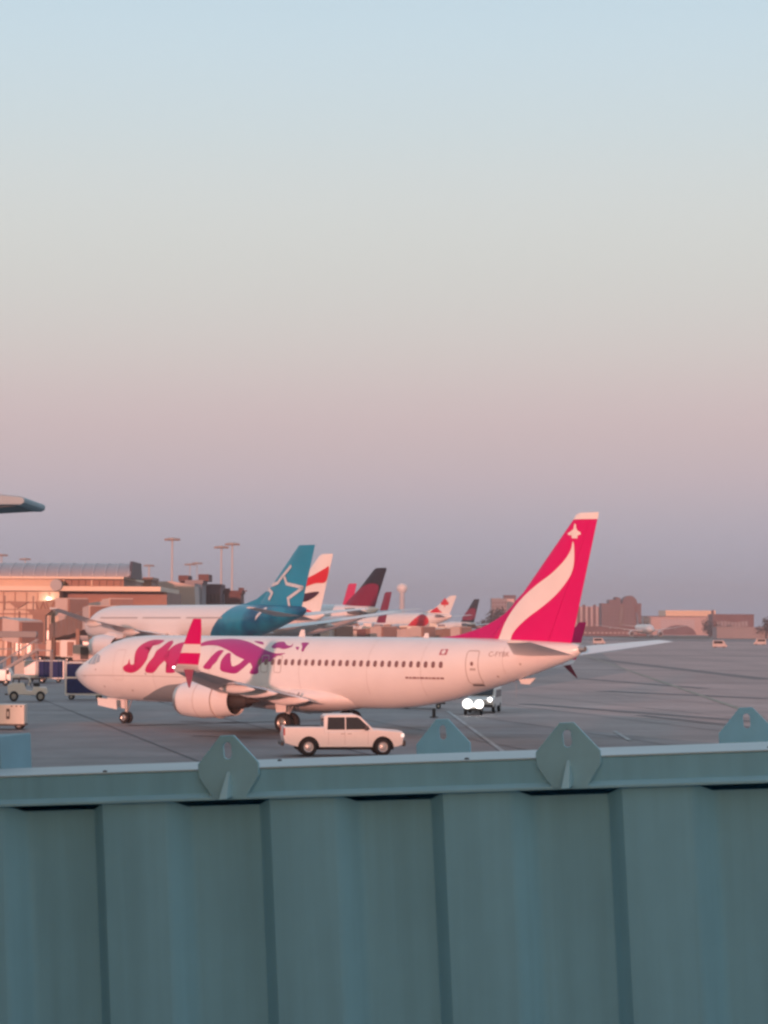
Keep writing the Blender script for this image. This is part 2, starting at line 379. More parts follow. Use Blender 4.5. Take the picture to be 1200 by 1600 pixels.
def engine(parent, x, p, z, r, ln, side=1, nacm=WHITE, detail=True):
    """turbofan: nacelle lip, cowl, nozzle, core and pylon are parts of its own"""
    y = -side*p
    c = [(0, r*.86), (-.02*ln, r*.9), (.02*ln, r*.97), (.12*ln, r*1.04), (.35*ln, r*1.1), (.6*ln, r*1.06), (.85*ln, r*.96), (ln, r*.88), (ln, r*.84), (.8*ln, r*.82), (.1*ln, r*.8), (0, r*.86)]
    nac = mb().lathe(c, (x, y, z), 40, 'x').build('engine_nacelle', nacm, parent, smooth=60)
    mb().lathe([(.12*ln, r*.83), (.121*ln, r*.24), (.02*ln, .01)], (x, y, z), 32, 'x').build('fan', DARK, nac, smooth=40)
    if detail:
        mb().lathe([(-.022*ln, r*.895), (-.012*ln, r*.935), (.055*ln, r*1.014), (.055*ln, r*.99), (0, r*.9)], (x, y, z), 40, 'x').build('inlet_lip', STEEL, nac, smooth=60)
        for q in (.40, .72):
            mb().lathe([(q*ln, r*1.1), (q*ln, r*1.112-(q-.4)*.28*r), (q*ln+.02, r*1.112-(q-.4)*.29*r), (q*ln+.02, r*1.06-(q-.4)*.3*r)], (x, y, z), 40, 'x').build('cowl_seam', LINE, nac, smooth=60)
    mb().lathe([(.86*ln, r*.3), (.95*ln, r*.83), (.96*ln, r*.83)], (x, y, z), 32, 'x').build('fan_nozzle', DARK, nac, smooth=40)
    mb().lathe([(.9*ln, r*.7), (.91*ln, r*.5), (ln, r*.5), (1.22*ln, r*.40), (1.24*ln, r*.36), (1.1*ln, r*.3)], (x, y, z), 32, 'x').build('core_nozzle', DARK, nac, smooth=50)
    mb().lathe([(1.1*ln, r*.3), (1.25*ln, r*.22), (1.45*ln, .02)], (x, y, z), 24, 'x').build('exhaust_cone', DARK, nac, smooth=50)
    return nac

def gear_leg(parent, x, y, z0, r, w, gap, name='landing_gear'):
    g = mb().tube((x, y, r), (x, y, z0), r*.22, r*.26).tube((x, y-gap/2-w/2, r), (x, y+gap/2+w/2, r), r*.13)
    g = g.tube((x, y, r*1.4), (x+r*1.4, y, z0), r*.09).build(name, WINGM, parent, smooth=40)
    for s in (-1, 1): wheel('wheel', g, x, y+s*(gap/2+w*.4), r, r, w)
    return g
# ------------------------------------------------------------------ setting: ground
def ground_material(name='apron_asphalt', rgb=(.265, .232, .232)):
    m = bpy.data.materials.new(name); m.use_nodes = True; t = m.node_tree; b = t.nodes['Principled BSDF']
    tc = t.nodes.new('ShaderNodeTexCoord')
    def noise(sx, sy, scale, det, rot=0.0):
        mp = t.nodes.new('ShaderNodeMapping'); mp.inputs['Scale'].default_value = (sx, sy, 1); mp.inputs['Rotation'].default_value = (0, 0, rot)
        n = t.nodes.new('ShaderNodeTexNoise'); n.inputs['Scale'].default_value = scale; n.inputs['Detail'].default_value = det; n.inputs['Roughness'].default_value = .6
        t.links.new(tc.outputs['Object'], mp.inputs[0]); t.links.new(mp.outputs[0], n.inputs['Vector']); return n.outputs[0]
    def mrange(s, a, b_, c, d):
        n = t.nodes.new('ShaderNodeMapRange'); n.inputs[1].default_value = a; n.inputs[2].default_value = b_; n.inputs[3].default_value = c; n.inputs[4].default_value = d
        t.links.new(s, n.inputs[0]); return n.outputs[0]
    def mul(a, b_):
        n = t.nodes.new('ShaderNodeMath'); n.operation = 'MULTIPLY'; t.links.new(a, n.inputs[0]); t.links.new(b_, n.inputs[1]); return n.outputs[0]
    patches = mrange(noise(.4, 1, .016, 4, .5), .35, .65, .86, 1.12)
    streak = mrange(noise(.05, .8, .1, 5, -.55), .38, .66, .86, 1.1)
    streak2 = mrange(noise(.9, .06, .12, 4, .3), .4, .7, 1.05, .84)
    fine = mrange(noise(1, 1, 1.6, 6), .3, .7, .93, 1.07)
    f = mul(mul(patches, streak), mul(fine, streak2))
    sc = t.nodes.new('ShaderNodeVectorMath'); sc.operation = 'SCALE'; sc.inputs[0].default_value = rgb
    t.links.new(f, sc.inputs[3]); t.links.new(sc.outputs[0], b.inputs['Base Color'])
    t.links.new(mrange(noise(1, 1, .25, 5), .3, .7, .55, .78), b.inputs['Roughness'])
    b.inputs['Specular IOR Level'].default_value = .35
    return m
GROUND = ground_material(); CONC = ground_material('pink_glow_concrete', (.46, .31, .285)); CONC2 = ground_material('mid_glow_concrete', (.33, .26, .248))  # paler paving at right, with the pink evening glow put into its colour
def sheet(name, pts, z, m, parent=None):
    me = bpy.data.meshes.new(name)
    me.from_pydata([(x, y, z) for x, y in pts], [], [list(range(len(pts)))]); me.update()
    if me.polygons[0].normal.z < 0: me.flip_normals()
    return link(name, me, m, parent)
G = sheet('ground', [(-9000, -9000), (9000, -9000), (9000, 9000), (-9000, 9000)], 0, GROUND); tag(G, kind='structure')
def gpt(px, py):
    d = ray(px, py); t = -CAM_H/d.z; return (d.x*t, d.y*t)
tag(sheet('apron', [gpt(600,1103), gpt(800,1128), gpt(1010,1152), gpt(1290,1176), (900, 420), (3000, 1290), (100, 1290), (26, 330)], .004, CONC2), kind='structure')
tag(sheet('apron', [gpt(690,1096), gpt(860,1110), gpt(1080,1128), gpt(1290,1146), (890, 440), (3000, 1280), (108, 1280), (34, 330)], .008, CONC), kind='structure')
LIGHTC = mat('pale_concrete', (.42,.40,.41), .7, var=.12, scale=.08)
tag(sheet('taxiway', [gpt(880,1012),gpt(960,1008),gpt(1045,1001.5),gpt(1050,1002.5),gpt(965,1017),gpt(905,1025),gpt(870,1030)], .011, LIGHTC), kind='structure')
DARKP = mat('asphalt_patch', (.20,.155,.15), .8, var=.15, scale=.05)
for nm, P in (('shoulder', [(120, 620), (640, 560), (640, 720), (130, 760)]), ('runway', [(100, 1150), (1400, 1050), (1400, 1160), (100, 1280)])):
    tag(sheet(nm, P, .012, DARKP), kind='structure')
GRASSM = mat('dry_grass', (.10,.085,.055), .9, var=.3, scale=.03)
tag(sheet('grass_strip', [(150, 1400), (2600, 1290), (2600, 2000), (150, 2000)], .014, GRASSM), kind='structure')
# expansion joints and worn guide lines, each a thin strip lying on the apron
SEAL = mat('joint_sealant', (.12,.112,.118), .8)
YEL = mat('worn_yellow_line', (.34,.30,.24), .75, var=.25, scale=.6)
WHL = mat('worn_white_line', (.42,.41,.41), .7, var=.3, scale=.5)
def strip(name, a, b, w, m, z=.02):
    a, b = Vector(a), Vector(b); d = (b-a).normalized(); q = Vector((-d.y, d.x))*w/2
    return sheet(name, [tuple(a+q), tuple(b+q), tuple(b-q), tuple(a-q)], z, m, G)
dj = Vector((math.cos(.22), math.sin(.22))); nj = Vector((-dj.y, dj.x))
for k in range(-2, 22):
    o = Vector((0, 85+k*9.0)); strip('expansion_joint', o-dj*75, o+dj*75, .10, SEAL)
for k in range(-7, 9):
    o = Vector((k*9.0, 110)); strip('expansion_joint', o-nj*30, o+nj*170, .10, SEAL, .024)
strip('guide_line', gpt(560, 1142), gpt(1010, 1150), .22, WHL, .032)
strip('guide_line', gpt(960, 1143), gpt(985, 1158), .25, WHL, .032)
strip('guide_line', gpt(700, 1112), gpt(820, 1200), .25, WHL, .036)
strip('guide_line', gpt(880, 1012), gpt(1190, 1120), .5, YEL, .036)
strip('guide_line', gpt(130, 1110), gpt(60, 1108), .25, WHL, .036)
STREAKM = mat('tyre_and_dark_streak', (.19,.155,.15), .75, var=.25, scale=.4)
for a, b, w in (((200,1134),(560,1124),.8), ((290,1127),(380,1130),1.8), ((930,1030),(1200,1062),3.0), ((940,1080),(1200,1092),2.2), ((820,1100),(1180,1128),1.4), ((620,1160),(300,1150),.7), ((900,1060),(1100,1076),1.6), ((1000,1118),(1200,1140),.9)):  # dark strips: tyre marks, plus streaks lying below the engine
    strip('tyre_and_dark_streak', gpt(*a), gpt(*b), w, STREAKM, .028)

# ------------------------------------------------------------------ terminal behind the camera (it shades the bridge in front)
WALLB = mat('terminal_cladding', (.32,.33,.34), .6, var=.08)
tb = empty('terminal_building', (0, -46, 0), 0, 'grey clad terminal building standing behind the viewpoint', 'building')
mb().box(-90, 75, -14, 14, 0, 9.2).build('wall', WALLB, tb)
mb().box(-90.4, 75.4, -14.4, 14.4, 9.2, 9.7).build('roof', DARK, tb)
mb().box(-112, -53, -13, 13, 9.71, 17.5).build('upper_wall', WALLB, tb)  # unseen tall block added to shade the carts at the left

# ------------------------------------------------------------------ the pink-tailed airliner taxiing in front
SWP = (-19.2, 150.93, .6617)
J = empty('airliner', (SWP[0], SWP[1], 0), -SWP[2], 'white airliner with magenta tail and big magenta script lettering, nearest on the apron', 'airliner')
fus = fus_part('fuselage', .35, 37.9, WHITE, J, n=72, step=.3)
fus_part('nose_cone', -.45, .346, RADOME, J, n=72, step=.1)
LET = ramp_mat('lettering_paint', 0, [(5, (.56,.008,.11)), (10, (.52,.012,.15)), (12.5, (.45,.014,.20)), (16.5, (.36,.02,.22))])
for P in DEC['letters']: decal('letter', P, hw, LET, fus)
decal('belly_patch', DEC['belly'], hw, BELLY, fus, dz=.08)
text_on('registration', 'C-FYBK', 32.72, 4.5, .27, hw, mat('lettering_dark', (.34,.26,.26), .6), fus, off=.018)
# small flag and text by the rear windows, dark legend under them
decal('flag_emblem', [(29.5,4.55),(30.0,4.55),(30.0,4.88),(29.5,4.86)], hw, mat('emblem_rose', (.45,.16,.20), .6), fus, smooth=False)
decal('flag_leaf', [(29.68,4.6),(29.82,4.6),(29.9,4.75),(29.75,4.86),(29.6,4.75)], hw, WHITE, fus, off=.018, smooth=False)
a = 27.35
for w in (.22,.16,.28,.12,.3,.2,.14,.26,.18,.24):
    decal('legend', [(a,3.2),(a+w,3.2),(a+w,3.31),(a,3.31)], hw, mat('legend_brown', (.26,.15,.15), .6), fus, smooth=False); a += w+.05
# cabin windows share one mesh where the tube is straight
pane0 = None
PANE = mat('cabin_window', (.22,.12,.12), .35); SHADE = mat('cabin_blind', (.62,.60,.60), .4)
for k in range(27):
    a = 29.75-.508*k
    if abs(a-17.0) < .2 or abs(a-18.0) < .2: pass
    blind = a < 16.4
    if 8 < a < 26.6:
        key = 'b' if blind else 'p'
        me = bpy.data.meshes.get('pane_'+key)
        if me is None:
            o = decal('window', rrect(a-.125, a+.125, 3.83, 4.19, .11), hw, SHADE if blind else PANE, fus, off=.02, smooth=False, da=9, dz=.1)
            o.data.name = 'pane_'+key; o['a0'] = a; A0 = {**globals().get('A0', {}), key: a}; del o['a0']
        else:
            link('window', me, None, fus, (a-A0[key], 0, 0))
    else:
        decal('window', rrect(a-.125, a+.125, 3.83, 4.19, .11), hw, SHADE if blind else PANE, fus, off=.02, smooth=False, da=9, dz=.1)
def door(a0, a1, z0, z1, nm='cabin_door', win=True):
    d = ribbon(nm, rrect(a0, a1, z0, z1, .14), .05, hw, LINE, fus, closed=True)
    if win: decal('door_window', rrect((a0+a1)/2-.09, (a0+a1)/2+.09, 3.98, 4.2, .08), hw, PANE, d, off=.02, smooth=False)
    return d
d1 = door(31.35, 32.12, 2.98, 4.80)
decal('door_sill', [(31.45,2.86),(32.05,2.86),(32.05,2.94),(31.45,2.94)], hw, DARK, fus, smooth=False)
decal('door_handle', [(31.6,3.72),(31.95,3.72),(31.95,3.84),(31.6,3.84)], hw, LINE, d1, smooth=False)
ribbon('cabin_door', rrect(4.6, 5.45, 2.75, 4.6, .14), .03, hw, mat('faint_seam', (.62,.58,.57), .5), fus, closed=True)
for a in (16.95, 17.97):
    ribbon('overwing_exit', rrect(a-.26, a+.26, 3.4, 4.38, .1), .04, hw, LINE, fus, closed=True)
ribbon('skin_seam', [(1.2, 2.95), (4, 3.0), (8, 3.02), (12.5, 3.0)], .035, hw, LINE, fus)
for a in (8.0, 12.6, 19.6, 24.6, 28.4, 33.6):
    ribbon('skin_seam', [(a, 5.3), (a, 2.2)], .018, hw, LINE, fus, off=.009)
for a, z in ((2.9,3.35),(3.5,2.3),(1.6,2.9),(5.9,2.1),(33.1,3.4),(34.6,4.1),(7.4,3.15)):
    decal('static_port', [(a-.05,z-.05),(a+.05,z-.05),(a+.05,z+.05),(a-.05,z+.05)], hw, LINE, fus, smooth=True)
COCK = mat('cockpit_glass', (.50,.46,.46), .15, .4)
for P in ([(1.62,3.72),(2.2,3.66),(2.3,4.32),(1.85,4.18)], [(2.27,3.66),(2.78,3.68),(2.72,4.3),(2.36,4.34)], [(2.84,3.72),(3.2,3.84),(3.1,4.2),(2.78,4.28)]):
    decal('cockpit_window', P, hw, COCK, fus, smooth=False, da=.15, dz=.08); decal('cockpit_window', P, hw, COCK, fus, smooth=False, da=.15, dz=.08, side=-1)
mb().prism([(18.0,5.45),(18.5,5.45),(18.45,5.9),(18.2,5.9)], -.03, .03).build('antenna', WHITE, fus)
mb().prism([(27.2,5.45),(27.6,5.45),(27.55,5.75),(27.35,5.75)], -.03, .03).build('antenna', WHITE, fus)
mb().prism([(9.2,5.45),(9.6,5.45),(9.55,5.7),(9.4,5.7)], -.03, .03).build('antenna', WHITE, fus)
mb().prism([(33.8,3.25),(34.9,3.35),(34.5,2.98),(33.95,3.0)], -.06, .06).build('tail_skid', WHITE, fus, bevel=.02)
mb().lathe([(0,.2),(.35,.16),(.35,.12),(.1,.1)], (37.75,0,4.95), 20).build('exhaust_pipe', STEEL, fus, smooth=40)
# belly fairing between the wings
rg = []
for i in range(33):
    q = -1+2*i/32; k = max(1e-3, 1-abs(q)**2.6)**.5; a = 18.2+q*5.6
    rg.append([(a, -math.sin(t)*2.02*k, 1.98+math.cos(t)*(.86 if math.cos(t) < 0 else .9)*k) for t in [2*math.pi*j/40 for j in range(40)]])
mb().loft(rg).build('belly_fairing', WHITE, J, smooth=60)
# wings
WS = [(.4,13.2,8.4,1.72,.125), (1.9,14.1,7.5,1.86,.125), (5.8,16.55,5.05,2.5,.115), (12.0,20.6,3.2,3.12,.105), (17.1,23.95,1.85,3.78,.10)]
UND = WINGM
for sd in (1, -1):
    w = mb().loft(wing_rings(WS, sd, 0, .765)).build('wing', UND, J, smooth=40)
    def at_p(p):
        for i in range(len(WS)-1):
            if WS[i+1][0] >= p: break
        q = (p-WS[i][0])/(WS[i+1][0]-WS[i][0]); return tuple(WS[i][j]+(WS[i+1][j]-WS[i][j])*q for j in range(5))
    for nm, p0, p1, dr in (('flap', 2.0, 5.7, .10), ('flap', 5.85, 11.9, .10), ('aileron', 12.05, 16.9, .0)):
        secs = [at_p(p0+(p1-p0)*k/4) for k in range(5)]
        mb().loft(wing_rings([(p, a, c, z-.015, th) for p, a, c, z, th in secs], sd, .772, 1.0, dr)).build(nm, UND, w, smooth=40)
    for p, ln_, r_ in ((4.1, 3.2, .26), (7.6, 3.0, .23), (10.6, 2.6, .2)):
        pp, a, c, z, th = at_p(p)
        prf = [(0,.01), (.2*ln_, r_*.75), (.45*ln_, r_), (.7*ln_, r_*.8), (.92*ln_, r_*.35), (ln_, .02)]
        mb().lathe(prf, (a+c*.99-ln_*.78, -sd*p, z-.30), 16, 'x', False, 1.25).build('flap_fairing', WHITE, w, smooth=60)
    # split winglet: raked upper blade, white root, lower blade
    P = [(17.1,23.9,1.95,4.72), (17.32,24.35,1.75,4.78), (17.5,24.85,1.35,5.05)]
    def blade(secs, name, m):
        rings = []
        for i, (p, a, c, z, n) in enumerate(secs):   # n: tilt of the section's thickness axis
            up = [(a+s*c, -sd*(p+aft(s)*c*.045*math.cos(n)), z+aft(s)*c*.045*math.sin(n)) for s in AS]
            dn = [(a+s*c, -sd*(p-aft(s)*c*.045*math.cos(n)), z-aft(s)*c*.045*math.sin(n)) for s in AS[::-1]]
            rings.append(up+dn)
        mb().loft(rings).build(name, m, w, smooth=50)
    blade([(17.05,23.95,1.85,3.77,1.5), (17.35,24.15,1.75,3.86,1.1), (17.5,24.5,1.5,4.1,.5)], 'winglet_root', WHITE)
    blade([(17.5,24.5,1.5,4.1,.5), (17.6,24.85,1.38,4.7,.15)], 'winglet', PINK)
    blade([(17.6,24.85,1.38,4.7,.15), (17.66,25.12,1.18,5.15,.12)], 'winglet_band', WHITE)
    blade([(17.66,25.12,1.18,5.15,.12), (17.78,25.6,.85,5.95,.1), (17.9,25.98,.55,6.45,.1)], 'winglet', PINK)
    blade([(17.4,24.9,.7,3.85,.5), (17.6,25.2,.5,3.55,-.3), (17.8,25.5,.3,3.2,-.4), (17.95,25.75,.1,2.95,-.4)], 'winglet', mat('shaded_winglet_paint', (.30,.05,.09), .5))  # magenta darkened here, the lower blade's shade put into its colour
    # pylon and engine
    y = -sd*4.83
    mb().prism([(14.2,2.75),(15.0,2.98),(16.6,2.92),(18.6,2.35),(18.9,2.0),(17.2,2.05),(16.2,2.2),(14.0,2.3)], y-.17, y+.17).build('pylon', WHITE, w, bevel=.06)
    engine(J, 13.3, 4.83, 1.82, .97, 4.1, sd)
mb().lathe([(-.05,.01),(-.03,.04),(.04,.04),(.07,.01)], (24.0,-17.2,3.95), 10).build('wing_light', mat('strobe', (1,1,1), .3, emit=((1,.97,.95), 7)), J, smooth=60)
# fin, rudder, dorsal
FS = [(5.0,31.55,37.14,.30), (11.93,37.33,38.87,.10)]
fsf = fin_surf(FS)
fin = mb().loft(fin_rings(FS, 0, .735)).build('fin', PINK, J, smooth=40)
mb().loft(fin_rings(FS, .74, 1)).build('rudder', PINK, J, smooth=40)
mb().loft(fin_rings([(11.94,37.3,38.9,.115), (12.22,37.52,38.95,.10), (12.3,37.75,38.95,.05)])).build('fin_cap', WHITE, J, smooth=40)
mb().prism(smooth_poly([(27.6,5.46),(28.6,5.52),(29.8,5.68),(31.3,6.1),(32.4,6.6),(33.1,7.05),(33.9,7.85),(34.4,7.9),(34.4,5.2),(27.7,5.2)], 3), -.085, .085).build('dorsal_fin', mat('magenta_dorsal_sheen', (.46,.008,.16), .36), J, bevel=.05)  # purpler than the fin: the sheen is put into the colour
f2 = lambda a, z: max(fsf(a, z), .09)
decal('white_flash', DEC['swoosh'], f2, WHITE, fin, dz=.3, off=.015)
decal('aircraft_emblem', DEC['icon'], f2, WHITE, fin, dz=.3, off=.015, smooth=False)
for sd in (1, -1):
    SS = [(.3,33.6,3.9,4.62,.10), (7.1,37.9,1.45,5.35,.09)]
    mb().loft(wing_rings(SS, sd, 0, .7)).build('tailplane', WHITE, J, smooth=40)
    mb().loft(wing_rings(SS, sd, .706, 1)).build('elevator', WHITE, J, smooth=40)
def jet_gear(par, x, y, z0, r, w, gap):
    mb().tube((x, y, r), (x, y, z0), r*.26, r*.3).tube((x, y-gap/2-w/2, r), (x, y+gap/2+w/2, r), r*.13).tube((x, y, r*1.5), (x+r*1.5, y, z0), r*.1).build('gear_strut', GALV, par, smooth=40)
    for s in (-1, 1): wheel('wheel', par, x, y+s*(gap/2+w*.3), r, r, w)
jet_gear(J, 4.0, 0, 1.6, .36, .22, .22)
for sd in (1, -1): jet_gear(J, 19.6, -sd*2.86, 2.3, .57, .40, .46)
for sd in (1, -1):
    mb().prism([(1.9,1.55),(3.55,1.46),(3.6,.86),(1.98,1.08)], -sd*.42, -sd*.46).build('gear_door', WHITE, J)
    mb().prism([(19.1,2.1),(20.0,2.1),(19.95,1.2),(19.25,1.15)], -sd*3.4, -sd*3.45).build('gear_door', WHITE, J)
# ------------------------------------------------------------------ airliners parked beyond
def airliner(nose, th, label, F, wings, fin_, stab, body=None, tail=None, cone=None, engines=(), gear=(), tailm=None, dorsal=None, wm=None, group=None, full=True, n=36, step=1.0):
    """F = (length, width, height scales, belly z); every number else in metres"""
    o = empty('airliner', (nose[0], nose[1], 0), -th, label, 'airliner', group)
    ka = F[0]; body = body or WHITE; wm = wm or WINGM
    L_ = 37.9*ka
    cut = cone if cone else L_
    fu = fus_part('fuselage', -.45*ka, cut, body, o, F, n, step=step*.6/ka)
    if cone: fus_part('tail_cone', cut+.01, L_, tail, o, F, n, step=step*.6/ka)
    for sd in (1, -1):
        w = mb().loft(wing_rings(wings, sd)).build('wing', wm, o, smooth=40)
        mb().loft(wing_rings(stab, sd)).build('tailplane', wm, o, smooth=40)
        if full:
            for (p, x, z, r, ln) in engines:
                engine(o, x, p, z, r, ln, sd, body, False)
                mb().prism([(x+ln*.25, z+r*.9), (x+ln*.6, z+r*1.35), (x+ln*1.3, z+r*1.1), (x+ln*1.25, z+r*.8), (x+ln*.9, z+r*.6)], -sd*p-.2, -sd*p+.2).build('pylon', body, w)
            for q in (.35, .55, .75):
                i = q*(len(wings)-1); k = int(i); g = i-k
                a = wings[k]; b = wings[min(k+1, len(wings)-1)]
                p, x, c, z, t_ = (a[j]+(b[j]-a[j])*g for j in range(5))
                mb().lathe([(0,.02),(1.6,.38),(3.4,.34),(5,.02)], (x+c-3.6, -sd*p, z-.45), 12, 'x', False, 1.2).build('flap_fairing', body, w, smooth=60)
    mb().loft(fin_rings(fin_)).build('fin', tailm or body, o, smooth=40)
    if dorsal: mb().prism(dorsal, -.14, .14).build('dorsal_fin', tailm or body, o)
    for (x, y, z0, r, w_) in gear:
        mb().tube((x, y, r), (x, y, z0), r*.28, r*.34).build('gear_strut', GALV, o, smooth=40)
        for s in (-1, 1): wheel('wheel', o, x, y+s*w_*.8, r, r, w_, n=16)
    return o, fu
def wide_wings(ka, kp, z0, z1, rc=10.5):
    r = 19.5*ka/1.55; 
    return [(1.5,r,rc,z0,.13), (2.8,r+.9,rc-.9,z0+.1,.13), (9.5*kp,r+6.2,rc*.6,z0+(z1-z0)*.22,.115), (20*kp,r+13.4,rc*.36,z0+(z1-z0)*.58,.105), (29.2*kp,r+20,2.5,z1,.09)]
def nose_from_tail(px, py, Y, a, th):
    P = at(px, py, Y); return (P.x-a*math.cos(th), P.y+a*math.sin(th))

TEAL = mat('teal_tail_paint', (.012,.27,.44), .38, var=.12, scale=.15, coat=.2)
NAVY = mat('navy_swirl_paint', (.012,.03,.075), .4)
def split_paint(name, c1, c2, k0, kz, gain=.35):
    """two paints meeting along a slanting line on the airframe: x = k0 + kz*z"""
    m = bpy.data.materials.new(name); m.use_nodes = True; t = m.node_tree; b = t.nodes['Principled BSDF']; b.inputs['Roughness'].default_value = .36; b.inputs['Coat Weight'].default_value = .2
    tc = t.nodes.new('ShaderNodeTexCoord'); sp = t.nodes.new('ShaderNodeSeparateXYZ'); t.links.new(tc.outputs['Object'], sp.inputs[0])
    nz = t.nodes.new('ShaderNodeTexNoise'); nz.inputs['Scale'].default_value = .25; t.links.new(tc.outputs['Object'], nz.inputs['Vector'])
    m1 = t.nodes.new('ShaderNodeMath'); m1.operation = 'MULTIPLY_ADD'; m1.inputs[1].default_value = -kz; t.links.new(sp.outputs[2], m1.inputs[0]); t.links.new(sp.outputs[0], m1.inputs[2])
    gt = t.nodes.new('ShaderNodeMath'); gt.operation = 'GREATER_THAN'; gt.inputs[1].default_value = k0; t.links.new(m1.outputs[0], gt.inputs[0])
    mp = t.nodes.new('ShaderNodeMapRange'); mp.inputs[1].default_value = .4; mp.inputs[2].default_value = .65; t.links.new(nz.outputs[0], mp.inputs[0])
    mx = t.nodes.new('ShaderNodeMix'); mx.data_type = 'RGBA'; mx.inputs[6].default_value = (*c2, 1); mx.inputs[7].default_value = (c2[0]*gain, c2[1]*gain*.8, c2[2]*gain*1.3, 1); t.links.new(mp.outputs[0], mx.inputs[0])
    m2 = t.nodes.new('ShaderNodeMix'); m2.data_type = 'RGBA'; m2.inputs[6].default_value = (*c1, 1); t.links.new(mx.outputs[2], m2.inputs[7]); t.links.new(gt.outputs[0], m2.inputs[0])
    t.links.new(m2.outputs[2], b.inputs['Base Color']); return m
# teal star airliner
TTH = .92
TN = nose_from_tail(489, 851, 324, 60.3, TTH)
TF = (1.55, 1.5, 1.39, 3.5)
TSP = split_paint('white_and_teal_paint', (.80,.79,.78), (.012,.25,.40), 33.0, 1.13)
W330 = wide_wings(1.55, 1.0, 4.4, 8.4)
ta, tfu = airliner(TN, TTH, 'white wide-body airliner with teal tail bearing a white star outline', TF, W330,
    [(8.6,46.9,57.7,.50), (11.0,49.6,58.5,.40), (17.3,57.0,60.8,.16)], [(.8,52.5,5.6,7.6,.1), (9.6,58.4,2.2,8.6,.09)], body=TSP,
    engines=[(9.4,18.5,3.1,1.55,6.2)], gear=[(6.6,0,4,.55,.4),(29.5,-5.3,5,.7,.5),(31.5,-5.3,5,.7,.5),(29.5,5.3,5,.7,.5),(31.5,5.3,5,.7,.5)], tailm=TEAL,
    dorsal=[(41.6,9.1),(44.3,9.35),(46.9,9.95),(49.2,11.0),(51.5,11.0),(51.5,8.6)], wm=WHITE)
tf_s = lambda a, z: max(fin_surf([(8.6,46.9,57.7,.50), (11.0,49.6,58.5,.40), (17.3,57.0,60.8,.16)])(a, z), .15)
SILV = mat('silver_star_paint', (.62,.66,.70), .4)
for P in ([(55.7,14.5),(53.6,13.0)], [(53.7,13.1),(52.6,12.2)], [(52.75,12.2),(50.9,11.85)], [(54.15,13.0),(54.7,12.0)], [(54.5,12.05),(58.5,11.42)], [(58.4,11.5),(55.0,10.0)], [(54.95,10.2),(55.35,8.3)], [(50.0,11.4),(51.4,10.75)], [(51.4,10.9),(50.5,9.8)]):
    ribbon('star_stroke', P, .46, tf_s, SILV, tfu, off=.12)
for P in DEC['star_fus']: decal('star_stroke', P, lambda a, z: hw(a, z, TF), SILV, tfu, da=1.5, dz=.3, off=.04, smooth=False)
# window band of the star airliner: too small to part, one strip
hT = lambda a, z: hw(a, z, TF)
bmw = [(a, 7.25) for a in range(8, 44, 1)]
for a0, a1 in ((8, 19), (20.5, 31), (32.5, 42)):
    ribbon('window_row', [(a0, 7.3), ((a0+a1)/2, 7.3), (a1, 7.3)], .2, hT, mat('window_band', (.42,.38,.38), .3), tfu, off=.03)

def flag_tail(o, parts, secs):
    s = fin_surf(secs); f = lambda a, z: max(s(a, z), .12)
    for m, P in parts: decal('tail_stripe', P, f, m, o, da=.7, dz=.4, off=.12, smooth=True)
RED = mat('signal_red_paint', (.62,.012,.03), .4); NAV = mat('navy_paint', (.05,.012,.035), .4); MAR = mat('maroon_paint', (.20,.012,.05), .4)
BLK = mat('black_tail_paint', (.022,.018,.03), .4)
def far_jet(px, py, Y, label, fin_h=17.0, th=.66, tailm=None, body=None, ka=1.5, group=None, kz=1.42, zb=2.6, parts=(), engines=True, kw=1.5, lef=31.6, dors=True):
    """a wide-body known by its tail: fin tip seen at (px,py), Y metres off"""
    n_ = nose_from_tail(px, py, Y, 39.0*ka, th)
    zt = zb+4.1*kz
    secs = [(zt-.6, lef*ka, 37.3*ka, .45), (fin_h-.3, 37.2*ka, 39.0*ka, .16), (fin_h, 37.6*ka, 39.0*ka, .08)]
    o, fu = airliner(n_, th, label, (ka, kw, kz, zb), wide_wings(ka, .95, 3.6+zb-2.6, 7.4+zb-2.6), secs,
        [(.8,33.8*ka,5.2,zt-1.6,.1), (9.4,38*ka,2.0,zt-.7,.09)], body=body, engines=[(9.4,18,2.6+zb-2.6,1.6,6)] if engines else (), gear=[(6.6,0,3.4,.6,.4),(30,-5.2,4,.7,.6),(30,5.2,4,.7,.6)],
        tailm=tailm, dorsal=[(29.5*ka,zt-.1),(31.6*ka,zt+.35),(33*ka,zt+1.3),(33.2*ka,zt-.6)] if dors else None, n=28, step=1.4)
    return o, fu, secs
o, fu, sc = far_jet(520, 863, 393, 'wide-body airliner whose white tail has waving red and dark stripes, behind the teal tail', 18.2, ka=1.6, zb=3.0)
h_ = fin_surf(sc)
def fz(k, z):  # station at chord share k of that fin
    q = (z-sc[0][0])/(sc[1][0]-sc[0][0]); return (sc[0][1]+(sc[1][1]-sc[0][1])*q)*(1-k)+(sc[0][2]+(sc[1][2]-sc[0][2])*q)*k
flag_tail(fu, [(RED, [(fz(.02,13.6),13.6),(fz(.4,14.7),14.7),(fz(.8,15.8),15.8),(fz(.97,16.0),16.0),(fz(.98,13.6),13.6),(fz(.6,13.3),13.3),(fz(.2,12.4),12.4),(fz(.02,12.3),12.3)]),
               (NAV, [(fz(.02,10.9),10.9),(fz(.5,11.7),11.7),(fz(.85,11.9),11.9),(fz(.72,10.8),10.8),(fz(.5,10.2),10.2),(fz(.02,10.2),10.2)]),
               (RED, [(fz(.3,9.8),9.8),(fz(.6,9.2),9.2),(fz(.8,8.5),8.5),(fz(.2,8.3),8.3)])], sc)
